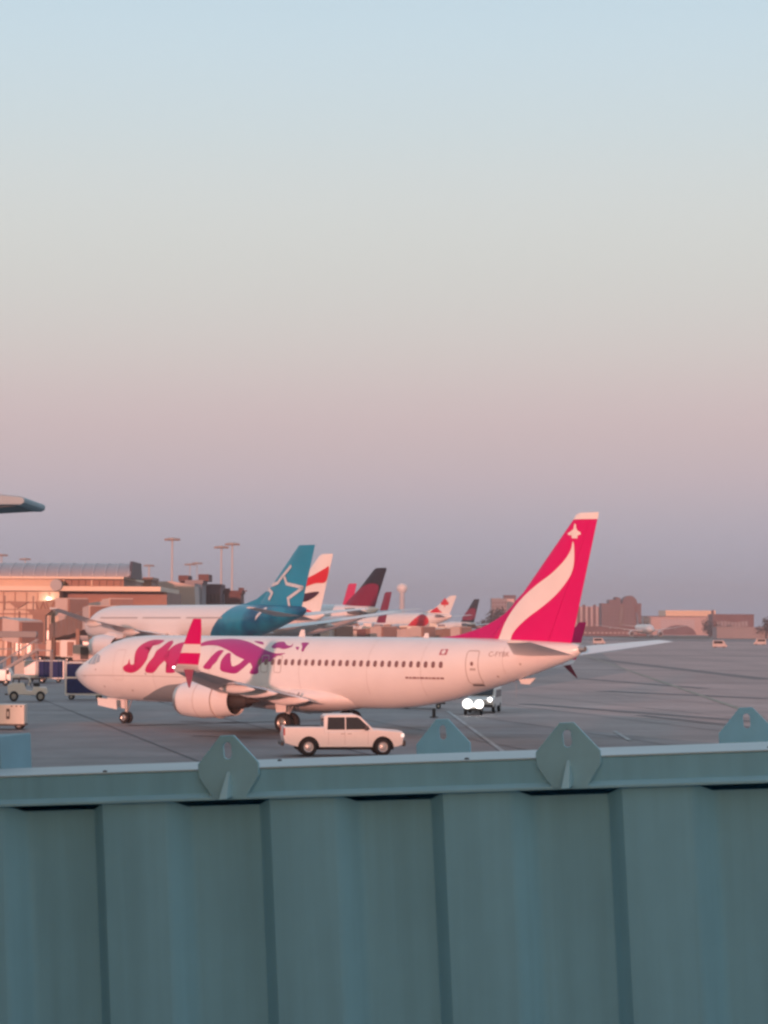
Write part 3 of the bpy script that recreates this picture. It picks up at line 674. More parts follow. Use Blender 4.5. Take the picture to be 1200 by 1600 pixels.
for px, py, Y, lb, cs in ((604, 887, 400, 'wide-body airliner with black tail fading to maroon disc, tallest dark tail', 9.5), (749, 934, 899, 'distant airliner with small black and maroon tail, right of the leaf tail', 5)):
    o, fu, sc = far_jet(px, py, Y, lb, 16.1 if Y < 500 else 16.9, tailm=BLK, zb=4.1 if Y < 500 else 2.6, lef=33.0, dors=False)
    P = [(fz(.5,11.9)+2.1*math.cos(R(t)), 11.4+2.3*math.sin(R(t))) for t in range(0, 360, 30)]
    flag_tail(fu, [(MAR, [(fz(.02,9.2),9.2),(fz(.03,12.2),12.2),(fz(.35,13.4),13.4),(fz(.85,13.2),13.2),(fz(.97,12.0),12.0),(fz(.97,9.2),9.2)])], sc)
    s = fin_surf(sc); lf = [(0,1.5),(.35,.8),(.75,1.0),(.65,.3),(1.2,.35),(.8,-.15),(.95,-.5),(.15,-.45),(.1,-1.1),(-.1,-1.1),(-.15,-.45),(-.95,-.5),(-.8,-.15),(-1.2,.35),(-.65,.3),(-.75,1.0),(-.35,.8)]
    c0 = fz(.55, 11.2)
    decal('maple_leaf', [(c0+x*1.15, 11.1+z*1.15) for x, z in lf], lambda a, z: max(s(a, z), .12), mat('leaf_red', (.40,.018,.07), .5), fu, da=2, dz=.7, off=.07, smooth=False)
far_jet(557, 912, 595, 'distant airliner with a slim bright pink tail, left of the black tail', tailm=mat('pink_far_paint', (.60,.03,.14), .4), zb=2.2, kz=1.35, lef=35.0, dors=False)
far_jet(612, 925, 735, 'distant airliner with small dull maroon tail, peeping behind the black tail', tailm=MAR, zb=2.2, kz=1.35, lef=35.0, dors=False)
o, fu, sc = far_jet(713, 930, 809, 'white airliner with a red maple leaf on its white tail, red belly band', zb=3.4, kz=1.88, kw=1.85, ka=1.7)
s2 = fin_surf(sc); c0 = fz(.42, 14.0)
decal('maple_leaf', [(c0+x*1.5, 14.4+z*1.3) for x, z in lf], lambda a, z: max(s2(a, z), .12), RED, fu, da=3, dz=1, off=.08, smooth=False)
hF = lambda a, z: hw(a, z, (1.7,1.85,1.88,3.4))
decal('red_band', [(46,5.2),(48,6.6),(51,9.2),(53,10.6),(55.5,9.8),(56.5,8.2),(55,6.8),(50,5.4)], hF, RED, fu, da=2, dz=.5, off=.06)
flag_tail(fu, [(RED, [(fz(.05,11.3),11.3),(fz(.12,13.0),13.0),(fz(.3,12.4),12.4),(fz(.6,11.4),11.4),(fz(.62,11.2),11.2)])], sc)
# head-on airliner on the far taxiway
P0 = at(1015, 981, 1600)
ho, fu = airliner((P0.x, P0.y-12), R(-93), 'distant airliner seen head-on with wings spread, taxiing this way', (1.7,1.65,1.55,2.6), wide_wings(1.7, 1.12, 4.2, 8.6), [(8.4,53,63,.3),(17.4,63,66,.1)], [(.8,57,6,7.4,.1),(10.5,63,2.2,8.6,.09)],
    engines=[(9.8,21,2.5,1.75,6.5)], gear=[(7,0,3.4,.6,.4),(31,-5.4,4,.7,.7),(31,5.4,4,.7,.7)], n=28, step=1.6, tailm=mat('dusky_tail_paint', (.26,.22,.24), .5))
# ------------------------------------------------------------------ pickup
def make_pickup():
    o = empty('pickup_truck', (0, 0, 0), 0, 'white crew-cab pickup truck with open bed driving right, in front of the airliner', 'pickup truck')
    W = .98
    def arch(cx, r, z0=.42, k=10):   # wheel arch going left to right along the sill
        return [(cx-r*math.cos(math.pi*i/k)*1.0, z0+.02+max(0, math.sin(math.pi*i/k))*r) for i in range(k+1)]
    rear, front = -1.84, 1.84
    # lower body outline (x forward)
    low = [(-3.0,.62)] + arch(rear, .50) + arch(front, .50) + [(2.62,.46),(2.83,.55),(2.87,1.02),(2.80,1.17),(1.50,1.27),(1.42,1.24),(-1.04,1.17),(-1.08,1.39),(-3.04,1.39),(-3.09,.95)]
    rings = []
    for y, k in ((-W, 0), (-W+.07, 1), (W-.07, 1), (W, 0)):
        rings.append([(x*(1 if k else .992), y, z if (k or z < 1.0) else z-.05) for x, z in low])
    body = mb().loft(rings).build('body', WHITEV, o, bevel=.02)
    # cab: tapered greenhouse
    base = [(-1.0,1.28), (1.28,1.26), (.55,1.86), (.25,1.93), (-.80,1.92), (-.93,1.86)]
    rings = []
    for y, dz, k in ((-W+.04,1.28,0), (-W+.2,1,1), (W-.2,1,1), (W-.04,1.28,0)):
        if k: rings.append([(x, y, z) for x, z in base])
        else: rings.append([(x*.99, y*(1), 1.27 if z > 1.3 else z) for x, z in base])
    cab = mb()
    for s in (1,):
        b = [(-1.09,1.14),(1.44,1.20),(.74,1.85),(.46,1.95),(-.92,1.94),(-1.07,1.87)]
        lo = [(x, yy, z) for x, z in b for yy in (0,)]
        def yw(z): return W-.02-(z-1.14)*.24
        L0 = [(x, -yw(z), z) for x, z in b]; L1 = [(x, -yw(z)+.08, z+(.015 if z > 1.8 else 0)) for x, z in b]
        R1 = [(x, yw(z)-.08, z+(.015 if z > 1.8 else 0)) for x, z in b]; R0 = [(x, yw(z), z) for x, z in b]
        cab.loft([L0, L1, R1, R0])
    cab.build('cab', WHITEV, o, bevel=.03)
    GL = GLASS
    for s in (-1, 1):
        def pane(pts, nm='side_window'):
            v = [(x, s*(yw(z)+.006), z) for x, z in pts]; w = [(x, s*(yw(z)-.02), z) for x, z in pts]
            mb().loft([v, w]).build(nm, GL, o)
        pane([(-.92,1.25),(-.04,1.25),(-.04,1.83),(-.88,1.83)])
        pane([(.01,1.25),(1.20,1.26),(1.12,1.38),(.70,1.77),(.58,1.83),(.01,1.83)])
        for x in (-.86, -.05, 1.10):
            mb().box(x-.008, x+.008, s*(W+.001), s*(W+.006), .55, 1.16).build('door_seam', LINE, o)
        mb().box(-.8+.55, -.8+.75, s*(W+.004), s*(W+.03), 1.04, 1.08).build('door_handle', GALV, o)
        mb().box(.08, .28, s*(W+.004), s*(W+.03), 1.04, 1.08).build('door_handle', GALV, o)
        mb().box(.92, 1.08, s*(W+.02), s*(W+.2), 1.22, 1.44).build('wing_mirror', DARK, o, bevel=.03)
        mb().box(-1.2, 1.2, s*(W-.06), s*(W-.01), .36, .45).build('running_board', BLACK, o)
        for cx in (rear, front):
            # black arch lining and tyre
            P = [(cx-.53*math.cos(math.pi*i/12), .40+.53*math.sin(math.pi*i/12)) for i in range(13)]
            Q = [(cx-.47*math.cos(math.pi*i/12), .40+.47*math.sin(math.pi*i/12)) for i in range(13)]
            mb().prism(P+Q[::-1], s*(W-.03), s*(W+.012)).build('wheel_arch', BLACK, o)
            wheel('wheel', o, cx, s*(W-.16), .44, .44, .28, hubk=.62, rim=mat('alloy_rim', (.62,.60,.60), .35, .4))
        mb().box(2.70, 2.90, s*.66, s*(W+.006), .88, 1.08).build('headlight', mat('headlight_glass', (.9,.88,.85), .1, emit=((1,.93,.86), .6)), o, bevel=.04)
        mb().box(-3.075, -3.0, s*.80, s*(W+.004), .98, 1.32).build('taillight', mat('taillight_red', (.45,.03,.03), .3), o, bevel=.015)
    mb().prism([(1.27,1.30),(.76,1.81),(.78,1.83),(1.31,1.32)], -.76, .76).build('windscreen', GL, o)
    mb().prism([(-1.08,1.38),(-1.05,1.8),(-1.07,1.8),(-1.10,1.38)], -.7, .7).build('rear_window', GL, o)
    mb().box(2.78, 2.98, -.95, .95, .48, .74).build('front_bumper', DARK, o, bevel=.05)
    mb().box(2.80, 2.89, -.62, .62, .72, 1.06).build('grille', DARK, o, bevel=.02)
    mb().box(-3.2, -3.05, -.93, .93, .50, .68).build('rear_bumper', DARK, o, bevel=.03)
    mb().box(-2.95, -1.15, -.82, .82, 1.36, 1.395).build('bed_liner', BLACK, o)
    mb().box(-2.4, 2.4, -.7, .7, .30, .52).build('chassis', BLACK, o)
    mb().box(-1.02, -.99, -.85, .85, 1.33, 1.45).build('bed_rack', DARK, o)
    return o
WHITEV = mat('white_vehicle_paint', (.78,.76,.74), .3, var=.02, coat=.4)
pk = make_pickup()
pc = gpt(539, 1180); pk.location = (pc[0]-.06, 112.6, 0); pk.rotation_euler = (0, 0, R(7)); pk.scale = (.955, 1, 1)

# ------------------------------------------------------------------ airport vehicles
def tractor(x, y, rz, label):
    o = empty('baggage_tractor', (x, y, 0), rz, label, 'tractor')
    mb().prism([(-1.45,.45),(-1.5,1.05),(-1.1,1.22),(-.25,1.2),(-.05,.72),(.35,.68),(.5,.98),(1.45,.92),(1.55,.5),(1.0,.42)], -.62, .62).build('body', WHITEV, o, bevel=.05)
    mb().prism([(-1.25,1.52),(-1.25,1.70),(-.9,1.76),(-.2,1.74),(.15,1.6),(.32,1.25),(.2,1.22),(.05,1.5),(-.25,1.62)], -.62, .62).build('roof', WHITEV, o, bevel=.03)
    for X, Y in ((-1.1,-.55), (-1.1,.55), (.1,-.55), (.1,.55)): mb().tube((X, Y, 1.0), (X+(.05 if X < 0 else .08), Y, 1.6), .04).build('roof_post', WHITEV if X > 0 else DARK, o)
    mb().box(-.6, -.1, -.5, .5, .95, 1.12).box(-.68, -.58, -.5, .5, 1.05, 1.5).build('seat', BLACK, o, bevel=.03)
    mb().tube((.35, .2, .9), (.12, .2, 1.25), .02).lathe([(0,.17),(.03,.17),(.03,.14),(0,.14)], (.1,.2,1.25), 14).build('steering_wheel', BLACK, o)
    mb().box(.45, .95, -.5, .5, .98, 1.18).build('dashboard', BLACK, o, bevel=.03)
    for X in (-1.0, 1.0):
        for s in (-1, 1): wheel('wheel', o, X, s*.6, .34, .34, .24, hubk=.66, rim=GALV, n=18)
    mb().box(-1.7, -1.48, -.12, .12, .4, .5).build('tow_hitch', DARK, o)
    mb().box(1.56, 1.6, -.5, -.3, .6, .75).build('headlight', CREAM, o)
    return o
p = at(41, 1098, 190); tg_ = tractor(p.x, 190.5, R(8), 'small white roofed baggage tractor near the left edge'); tg_.scale = (1.05, 1.1, 1.22)
def curtain_cart(x, y, rz, w, h, label, group, shelf=True, white_end=False):
    o = empty('baggage_cart', (x, y, 0), rz, label, 'baggage cart', group)
    d = 1.6; z0 = .5
    mb().box(-w/2, w/2, -d/2, d/2, z0-.12, z0).build('deck', WHITEV, o)
    mb().box(-w/2-.05, w/2+.05, -d/2-.05, d/2+.05, h-.08, h).build('roof', WHITEV, o, bevel=.03)
    for X in (-w/2, w/2):
        for s in (-1, 1): mb().box(X-.06, X+.06, s*d/2-.05, s*d/2+.05, z0-.1, h-.08).build('post', WHITEV, o)
    rows = [(z0+.03, h*.56), (h*.62, h-.12)] if shelf else [(z0+.05, h-.12)]
    for a, b in rows:
        n = 14 if not shelf else 16
        x0 = -w/2+.07 if not white_end else -w/2+w*.36
        for s in (-1, 1):
            V = []; F_ = []
            for i in range(n+1):
                xx = x0+(w/2-.07-x0)*i/n; yy = s*(d/2-.02)+.03*math.sin(i*2.1)
                V += [(xx, yy, a), (xx, yy, b)]
            F_ = [(2*i, 2*i+2, 2*i+3, 2*i+1) for i in range(n)]
            mb().add(V, F_).build('curtain', BLUEC, o, smooth=60, fix=False)
    if shelf: mb().box(-w/2, w/2, -d/2, d/2, h*.57, h*.61).build('shelf_rail', WHITEV, o)
    if white_end: mb().box(-w/2+.06, -w/2+w*.35, -d/2+.02, d/2-.02, z0, h-.1).build('side_panel', WHITEV, o)
    for X in (-w*.36, w*.36):
        for s in (-1, 1): wheel('wheel', o, X, s*(d/2-.2), .22, .22, .14, n=14, rim=GALV)
    mb().tube((w/2, 0, .35), (w/2+.9, 0, .22), .03).build('tow_bar', DARK, o)
    return o
p = at(132, 1097, 195); curtain_cart(p.x, 195.5, R(3), 3.1, 3.05, 'tall white cart with two decks of navy curtains, just left of the airliner nose', 'baggage carts by the nose')
p = at(72, 1070, 255); curtain_cart(p.x, 254, R(3), 4.1, 2.35, 'low cart with white end panel and navy curtain, behind the baggage tractor', 'baggage carts by the nose', False, True)
p = at(52, 1062, 268); o = empty('equipment_box', (p.x, 268, 0), 0, 'plain cream equipment box behind the low curtained cart', 'box')
mb().box(-2.0, 1.2, -1, 1, .3, 2.1).build('housing', mat('dull_cream', (.45,.42,.38), .6), o, bevel=.04)
for X in (-1.5, .8): wheel('wheel', o, X, -.8, .25, .25, .16, n=12)
p = at(4, 1064, 240); o = empty('utility_truck', (p.x, 240, 0), 0, 'small white utility truck cut off by the left edge, behind the tractor', 'truck')
mb().box(-2.4, .5, -1, 1, .5, 1.6).build('cargo_box', WHITEV, o, bevel=.05); mb().box(-2.3, .4, -.95, .95, .32, .5).build('chassis', BLACK, o)
mb().prism([(.52,.5),(1.0,.5),(.95,1.2),(.7,1.75),(.52,1.75)], -.95, .95).build('cab', WHITEV, o, bevel=.05)
mb().box(.55, .8, -.97, -.955, 1.15, 1.6).build('side_window', GLASS, o)
for X in (-1.7, .45): wheel('wheel', o, X, -.85, .36, .36, .22, n=16)

# cream cabinet close to the left edge
p = at(15, 1142, 139)
o = empty('power_unit', (p.x, 139, 0), R(2), 'cream ground power unit with black latch at the left edge, nearest equipment', 'power unit')
mb().box(-1.6, .93, -.7, .7, .32, 1.46).build('housing', CREAM, o, bevel=.03)
mb().box(-.12, .08, -.73, -.70, .62, 1.22).build('access_panel', DARK, o, bevel=.01)
mb().box(-.06, .02, -.76, -.73, .78, 1.05).build('latch', CREAM, o)
for X in (.18, .46, .72, -1.0): mb().box(X-.04, X+.05, -.725, -.70, 1.33, 1.40).build('vent_slot', DARK, o)
mb().box(-1.65, .98, -.75, .75, .24, .32).build('chassis', DARK, o)
for X in (-1.2, .6):
    for s in (-1, 1): wheel('wheel', o, X, s*.6, .25, .25, .16, n=14)

# vehicle with headlights beyond the airliner's tail
p = at(758, 1112, 170)
o = empty('crew_van', (p.x, 171, 0), R(-100), 'white crew van with blazing headlights, seen under the airliner tail', 'van')
mb().prism([(-2.4,.45),(2.3,.45),(2.45,.95),(1.7,1.2),(1.1,1.75),(-2.35,1.8)], -.95, .95).build('body', WHITEV, o, bevel=.06)
mb().prism([(1.22,1.68),(1.72,1.24),(1.75,1.26),(1.26,1.71)], -.82, .82).build('windscreen', GLASS, o)
for s in (-1, 1):
    for X in (-1.5, 1.5): wheel('wheel', o, X, s*.85, .36, .36, .22, n=16)
    mb().prism([(-2.0,1.1),(1.0,1.1),(.85,1.6),(-2.0,1.62)], s*.953, s*.96).build('side_window', GLASS, o)
mb().box(2.3, 2.5, -.9, .9, .42, .62).build('front_bumper', DARK, o, bevel=.03)
HL = mat('lit_headlamp', (1,1,1), .2, emit=((1,.95,.9), 9))
def _falloff(m):      # glow fading to the rim, a painted stand-in for lens bloom
    t = m.node_tree; tc = t.nodes.new('ShaderNodeTexCoord'); g = t.nodes.new('ShaderNodeTexGradient'); g.gradient_type = 'SPHERICAL'
    mp = t.nodes.new('ShaderNodeMapping'); mp.inputs['Scale'].default_value = (.2, 2.7, 2.7)
    mr_ = t.nodes.new('ShaderNodeMapRange'); mr_.inputs[1].default_value = .0; mr_.inputs[2].default_value = .75; mr_.inputs[3].default_value = .25; mr_.inputs[4].default_value = 10
    t.links.new(tc.outputs['Object'], mp.inputs[0]); t.links.new(mp.outputs[0], g.inputs[0]); t.links.new(g.outputs['Fac'], mr_.inputs[0]); t.links.new(mr_.outputs[0], t.nodes['Principled BSDF'].inputs['Emission Strength'])
_falloff(HL)
def lamp_disc(par, x, y, z, r):
    mb().lathe([(-.05,.01),(-.05,r),(.0,r),(.03,r*.6),(.05,.01)], (0, 0, 0), 24).build('headlight', HL, par, loc=(x, y, z))
lamp_disc(o, 2.46, .70, .98, .14)
p = at(742, 1112, 166)
o = empty('baggage_tractor', (p.x-.1, 166, 0), R(-93), 'tractor with two blazing round lamps under the airliner tail', 'tractor')
mb().prism([(-1.4,.4),(-1.4,1.1),(-.3,1.1),(0,.8),(.9,.85),(1.3,.8),(1.35,.4)], -.62, .62).build('body', WHITEV, o, bevel=.05)
for s in (-1, 1):
    for X in (-.9, .9): wheel('wheel', o, X, s*.55, .3, .3, .2, n=14)
mb().box(1.3, 1.45, -.6, .6, .3, .5).build('front_bumper', DARK, o)
lamp_disc(o, 1.47, -.40, .80, .36); lamp_disc(o, 1.47, .42, .78, .30)  # discs oversized, the spread of the lamps' bloom built into their shape
# far side low trailers seen under the belly
for k, (px, py, Y, w, h, m, lb) in enumerate(((660, 1107, 178, 3.4, .75, DARK, 'low dark baggage dolly seen under the belly left of the lamps'), (620, 1104, 185, 1.2, .7, DARK, 'short dark dolly seen under the belly above the pickup bonnet'))):
    p = at(px, py, Y); o = empty('baggage_dolly', (p.x, Y, 0), 0, lb, 'dolly')
    mb().box(-w/2, w/2, -.8, .8, .35, .5).build('deck', m, o)
    mb().box(-w/2, -w/2+.08, -.8, .8, .5, .5+h).build('end_frame', m, o)
    for X in (-w*.35, w*.35): wheel('wheel', o, X, -.65, .2, .2, .12, n=12)
p = at(678, 1118, 160); o = empty('ground_marshaller', (p.x, 160, 0), 0, None, None)
bpy.data.objects.remove(o)
o = empty('bollard', (p.x, 160, 0), 0, 'short dark post standing on the apron left of the blazing lamps', 'post')
mb().tube((0,0,0), (0,0,.62), .13, .12).build('post', DARK, o, smooth=40); mb().tube((0,0,0), (0,0,.08), .3, .28).build('base', DARK, o, smooth=40)
# ------------------------------------------------------------------ terminal at the left
def X_(px, Y): return at(px, 980, Y).x
def Z_(py, Y): return CAM_H+(980-py)/F_PX*Y
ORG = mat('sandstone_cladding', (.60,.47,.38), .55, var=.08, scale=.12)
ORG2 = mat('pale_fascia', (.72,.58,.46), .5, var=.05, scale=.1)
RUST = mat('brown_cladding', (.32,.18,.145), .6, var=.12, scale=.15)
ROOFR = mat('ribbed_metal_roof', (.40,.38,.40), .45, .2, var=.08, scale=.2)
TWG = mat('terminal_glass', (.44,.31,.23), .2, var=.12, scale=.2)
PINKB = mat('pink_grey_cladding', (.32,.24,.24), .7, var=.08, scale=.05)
T = 470
def Xt(px): return X_(px, T)
def Zt(py): return Z_(py, T)
tm = empty('terminal', (0, 0, 0), 0, 'long low terminal with ribbed vault roof and sunlit walls at the far left', 'building')
x0 = Xt(-260)
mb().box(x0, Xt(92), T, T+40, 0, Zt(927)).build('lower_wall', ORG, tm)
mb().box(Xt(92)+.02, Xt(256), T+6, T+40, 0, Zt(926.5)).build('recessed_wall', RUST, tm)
mb().box(x0, Xt(252), T-2.2, T+40, Zt(926), Zt(918.8)).build('terrace_fascia', ORG2, tm)
mb().box(x0, Xt(84), T+1, T+38, Zt(918.8)+.01, Zt(907)).build('upper_wall', ORG, tm)
mb().box(Xt(84)+.02, Xt(191), T+2, T+38, Zt(918.8)+.01, Zt(907.2)).build('upper_glazing', RUST, tm)
mb().box(x0, Xt(193), T-.6, T+39, Zt(907)+.01, Zt(903.6)).build('eaves_fascia', ORG2, tm)
# vaulted roof and its ribs
z0, z1 = Zt(903.5), Zt(881); rr = z1-z0
arc = [(T-.2+9*(1-math.cos(R(a))), z0+rr*math.sin(R(a))) for a in range(0, 91, 10)]
arc += [(2*(T+8.8)-y+6, z) for y, z in arc[::-1]]
mb().prism([(y, z) for y, z in arc], x0, Xt(203), 'x').build('vault_roof', ROOFR, tm, smooth=40)
RIB = mat('roof_rib', (.52,.50,.52), .4, .3)
rib_me = None
for k in range(34):
    xx = Xt(200)-k*2.35
    if rib_me is None:
        v = []; n = 10
        Pn = arc[:10]
        B = mb()
        B.loft([[(-.12, y-.22, z+.1), (.12, y-.22, z+.1), (.12, y+.1, z-.1), (-.12, y+.1, z-.1)] for y, z in Pn])
        r_o = B.build('roof_rib', RIB, tm); rib_me = r_o.data; r_o.location = (xx, 0, 0)
    else: link('roof_rib', rib_me, None, tm, (xx, 0, 0))
mb().prism([(T-.5,z0-.2),(T+1,z1-1.2),(T+3,z1+.3),(T+20,z1+.3),(T+21,z0-.2)], Xt(200), Xt(204), 'x').build('gable_end', mat('dark_gable', (.11,.08,.09), .6), tm)
mb().tube((Xt(90),T-3,Zt(917)), (Xt(90)+.01,T-2.2,Zt(917)), 1.15, n=20).build('roof_dish', mat('grey_dish', (.32,.34,.36), .5), tm)
for k in range(5):
    mb().box(Xt(5+k*18)-.06, Xt(5+k*18)+.06, T-.25, T-.01, .1, Zt(928)).build('mullion', RUST, tm)
for py in (944, 962, 985, 1003):
    mb().box(x0, Xt(91.5), T-.34, T-.02, Zt(py)-.12, Zt(py)+.12).build('transom', RUST, tm)
for k in range(12):
    mb().box(Xt(10+k*15), Xt(10+k*15)+1.1, T-.12, T-.02, .4, Zt(988)).build('glass_panel', TWG, tm)
for k in range(9):
    mb().box(Xt(96+k*11), Xt(96+k*11)+.25, T+1.6, T+1.99, Zt(918)+.1, Zt(908)).build('mullion', ORG2 if k in (0,4) else RUST, tm)
LAMPM = mat('wall_lamp_glow', (1,1,1), .3, emit=((1,.86,.66), 10))
wl = mb().lathe([(-.5,.02),(-.4,.55),(.1,.6),(.4,.35),(.5,.02)], (Xt(77), T-1, Zt(941)), 16, 'x').build('flood_lamp', LAMPM, tm)
mb().box(Xt(77)-.1, Xt(77)+.1, T-.6, T, Zt(941)-.1, Zt(941)+.1).build('lamp_bracket', DARK, tm)
# rooftop blocks and buildings further along the pier
def block(name, px0, px1, py0, Y, m, label, depth=30, base=0, wins=0, roofm=None, cat='building', py1=None):
    o = empty(name, (X_((px0+px1)/2, Y), Y+depth/2, 0), 0, label, cat)
    w = (X_(px1, Y)-X_(px0, Y))/2; h = Z_(py0, Y)
    mb().box(-w, w, -depth/2, depth/2, base, h-.8).build('wall', m, o)
    mb().box(-w-.3, w+.3, -depth/2-.3, depth/2+.3, h-.79, h).build('roof', roofm or m, o)
    return o, w, h, depth
def add_windows(b, cols, rows, z0, z1, m, ww=.6, hh=.55):
    o, w, h, d = b; me = None
    cw, ch = 2*w/cols, (z1-z0)/rows
    for i in range(cols):
        for j in range(rows):
            loc = (-w+cw*(i+.5), -d/2-.02, z0+ch*(j+.5))
            if me is None:
                q = mb().box(-cw*ww/2, cw*ww/2, -.06, .0, -ch*hh/2, ch*hh/2).build('window', m, o, loc=loc); me = q.data
            else: link('window', me, None, o, loc)
MAUVE = mat('mauve_cladding', (.17,.105,.115), .75, var=.1, scale=.04)
GREYB = mat('grey_cladding', (.30,.27,.29), .75, var=.08, scale=.05)
BROWNB = mat('brown_brick', (.17,.085,.08), .8, var=.15, scale=.08)
WIN = mat('far_window', (.09,.055,.06), .3); WINP = mat('far_window_pale', (.42,.36,.38), .4)
b = block('plant_room', 207, 236, 904, 520, RUST, 'brown rooftop plant block right of the vault roof', 14); add_windows(b, 3, 1, b[2]-5, b[2]-1, GREYB)
b = block('pier_building', 222, 302, 913, 560, GREYB, 'pale pier building behind the tall floodlight mast', 20); add_windows(b, 8, 1, b[2]-5.5, b[2]-2, MAUVE)
b = block('pier_building', 282, 301, 909, 600, BROWNB, 'small dark brown block left of the grey block', 14)
b = block('pier_building', 290, 315, 908, 590, GREYB, 'grey square block between brown blocks on the pier', 14)
mb().box(-4, -1.5, -6, 6, b[2]-.2, b[2]+1.2).build('roof_unit', BROWNB, b[0]); mb().box(1, 3.6, -6, 6, b[2]-.2, b[2]+1.5).build('roof_unit', BROWNB, b[0])
b = block('pier_building', 314, 344, 914, 610, MAUVE, 'mauve brown block right of the grey block on the pier', 14); add_windows(b, 5, 2, b[2]-8, b[2]-2, WIN)
b = block('pier_building', 350, 376, 924, 620, BROWNB, 'low dark block behind the paired floodlight masts', 14)
for px, ht in ((343, 916), (352, 920), (374, 919), (379, 923)):
    mb().box(X_(px, 620)-b[0].location.x-.7, X_(px, 620)-b[0].location.x+.7, -1, 1, b[2]-.1, Z_(ht, 620)).build('roof_unit', BROWNB, b[0])
o = empty('shed_roof_hall', (X_(290, 540), 545, 0), 0, 'pale canopy roofed hall beneath the tallest floodlight mast', 'building')
mb().prism([(-15,0),(-15,Z_(919,540)),(-8,Z_(911,540)),(-3,Z_(910,540)),(2,Z_(917,540)),(3,0)], -6, 6).build('wall', mat('pale_hall', (.55,.46,.43), .6), o)
# ------------------------------------------------------------------ floodlight masts
POLE = mat('pale_mast_paint', (.50,.50,.53), .5)
LAMPG = mat('mast_lamp_grey', (.2,.18,.19), .5)
def mast(px, py, Y, label, w=.6, heads=(1.0, 1.0), grp='apron floodlight masts'):
    x = X_(px, Y); h = Z_(py, Y)
    o = empty('floodlight_mast', (x, Y, 0), 0, label, 'light mast', grp)
    mb().tube((0,0,0), (0,0,h), w*.62, w*.4, 14).build('pole', POLE, o, smooth=60)
    mb().lathe([(0,.5),(.3,1.5*heads[0]),(.7,1.5*heads[0]),(.9,.6)], (0,0,h-.3), 20, 'z', True).build('head_ring', GALV, o, smooth=30)
    n = 8
    for i in range(n):
        t = 2*math.pi*i/n
        mb().box(-.45, .45, -.3, .3, -.3, .25).build('lamp', LAMPG, o, loc=(1.7*heads[0]*math.cos(t), 1.2*math.sin(t), h+.05))
    return o
mast(268, 845, 648, 'tallest floodlight mast, standing alone left of the paired masts')
mast(345, 857, 690, 'left and slightly lower of the two close floodlight masts')
mast(362, 852, 690, 'right and taller of the two close floodlight masts')
mast(232, 886, 950, 'faint short floodlight mast left of the tallest mast', .8)
mast(296, 884, 930, 'faint mast between the tallest and the paired ones', .5)
mast(307, 882, 940, 'faintest thin mast, left of the paired masts', .4)
mast(38, 877, 900, 'tiny mast head above the vault roof', .5)
mast(1, 871, 800, 'mast head above the vault roof at the very left edge', .6)
# water tower
x = X_(628, 2500)
o = empty('water_tower', (x, 2500, 0), 0, 'white bulb-topped water tower far off between the tails', 'water tower')
mb().tube((0,0,0), (0,0,46), 3.4, 2.6, 20).build('stem', POLE, o, smooth=60)
mb().lathe([(-6,2.4),(-4.5,4.4),(-2,5.8),(0,6),(2,5.3),(4,3),(4.6,.1)], (0,0,48), 28, 'z').build('tank', WHITE, o, smooth=60)
# ------------------------------------------------------------------ jet bridges and clutter by the gates
JB = mat('jet_bridge_brown', (.30,.18,.14), .6, var=.12, scale=.2); JB2 = mat('jet_bridge_pale', (.62,.50,.45), .5, var=.06, scale=.3)
def jet_bridge(a, b, w, h, m, label, trussed=False, legs=True, cab=True, grp='jet bridges at the far gates'):
    """a, b: (x, y, z of floor) ends; a fixed end, b the cab end"""
    a, b = Vector(a), Vector(b); o = empty('jet_bridge', (a.x, a.y, 0), 0, label, 'jet bridge', grp)
    d = b-a; ln = math.hypot(d.x, d.y); dx, dy = d.x/ln, d.y/ln; sl = d.z/ln
    P = lambda s, t, z: (s*dx-t*dy, s*dy+t*dx, a.z+s*sl+z)
    def bx(s0, s1, t0, t1, z0, z1): return mb().add([P(s, t, z) for s in (s0, s1) for t in (t0, t1) for z in (z0, z1)], [(0,1,3,2),(4,6,7,5),(0,4,5,1),(2,3,7,6),(0,2,6,4),(1,5,7,3)])
    bx(0, ln*.55, -w/2, w/2, 0, h).build('tunnel', m, o); bx(ln*.5, ln, -w/2-.25, w/2+.25, -.25, h+.25).build('tunnel', m, o)
    for s0, s1, e in ((0, ln*.5, .04), (ln*.5, ln, .29)):
        n = max(3, int((s1-s0)/2.2))
        for i in range(n):
            q0 = s0+(s1-s0)*i/n; q1 = s0+(s1-s0)*(i+1)/n
            for t in (-w/2-e, w/2+e):
                if trussed:
                    z = (h*.06, h*.94) if i % 2 else (h*.94, h*.06)
                    mb().tube(P(q0, t, z[0]), P(q1, t, z[1]), .12, n=6).build('truss_member', RUST, o)
                else: bx(q0-.05, q0+.05, t-.02, t+.02, .1, h-.1).build('rib', m, o)
    if legs:
        for s in ([ln*.15, ln*.8] if legs is True else legs):
            zz = a.z+s*sl
            for t in (-w/2-.3, w/2+.3): mb().add([(s*dx-t*dy+i*.3, s*dy+t*dx+j*.3, z) for i in (-1, 1) for j in (-1, 1) for z in (.0, zz+.2)], [(0,1,3,2),(4,6,7,5),(0,4,5,1),(2,3,7,6),(0,2,6,4),(1,5,7,3)]).build('leg', m, o)
    if cab:
        bx(ln+.02, ln+3.2, -w/2-.9, w/2+.9, -.4, h+.5).build('cab', JB2, o)
        bx(ln+3.22, ln+3.7, -w/2-.7, w/2+.7, -.2, h+.3).build('cab_bellows', RUST, o)
    return o
Y = 420
jet_bridge((X_(63,Y), Y+2, Z_(962,Y)), (X_(104,Y), Y-2, Z_(962,Y)), 3, 2.3, mat('sunlit_bridge', (.46,.30,.22), .6), 'jet bridge with zigzag truss sides in front of the sunlit wall', True)
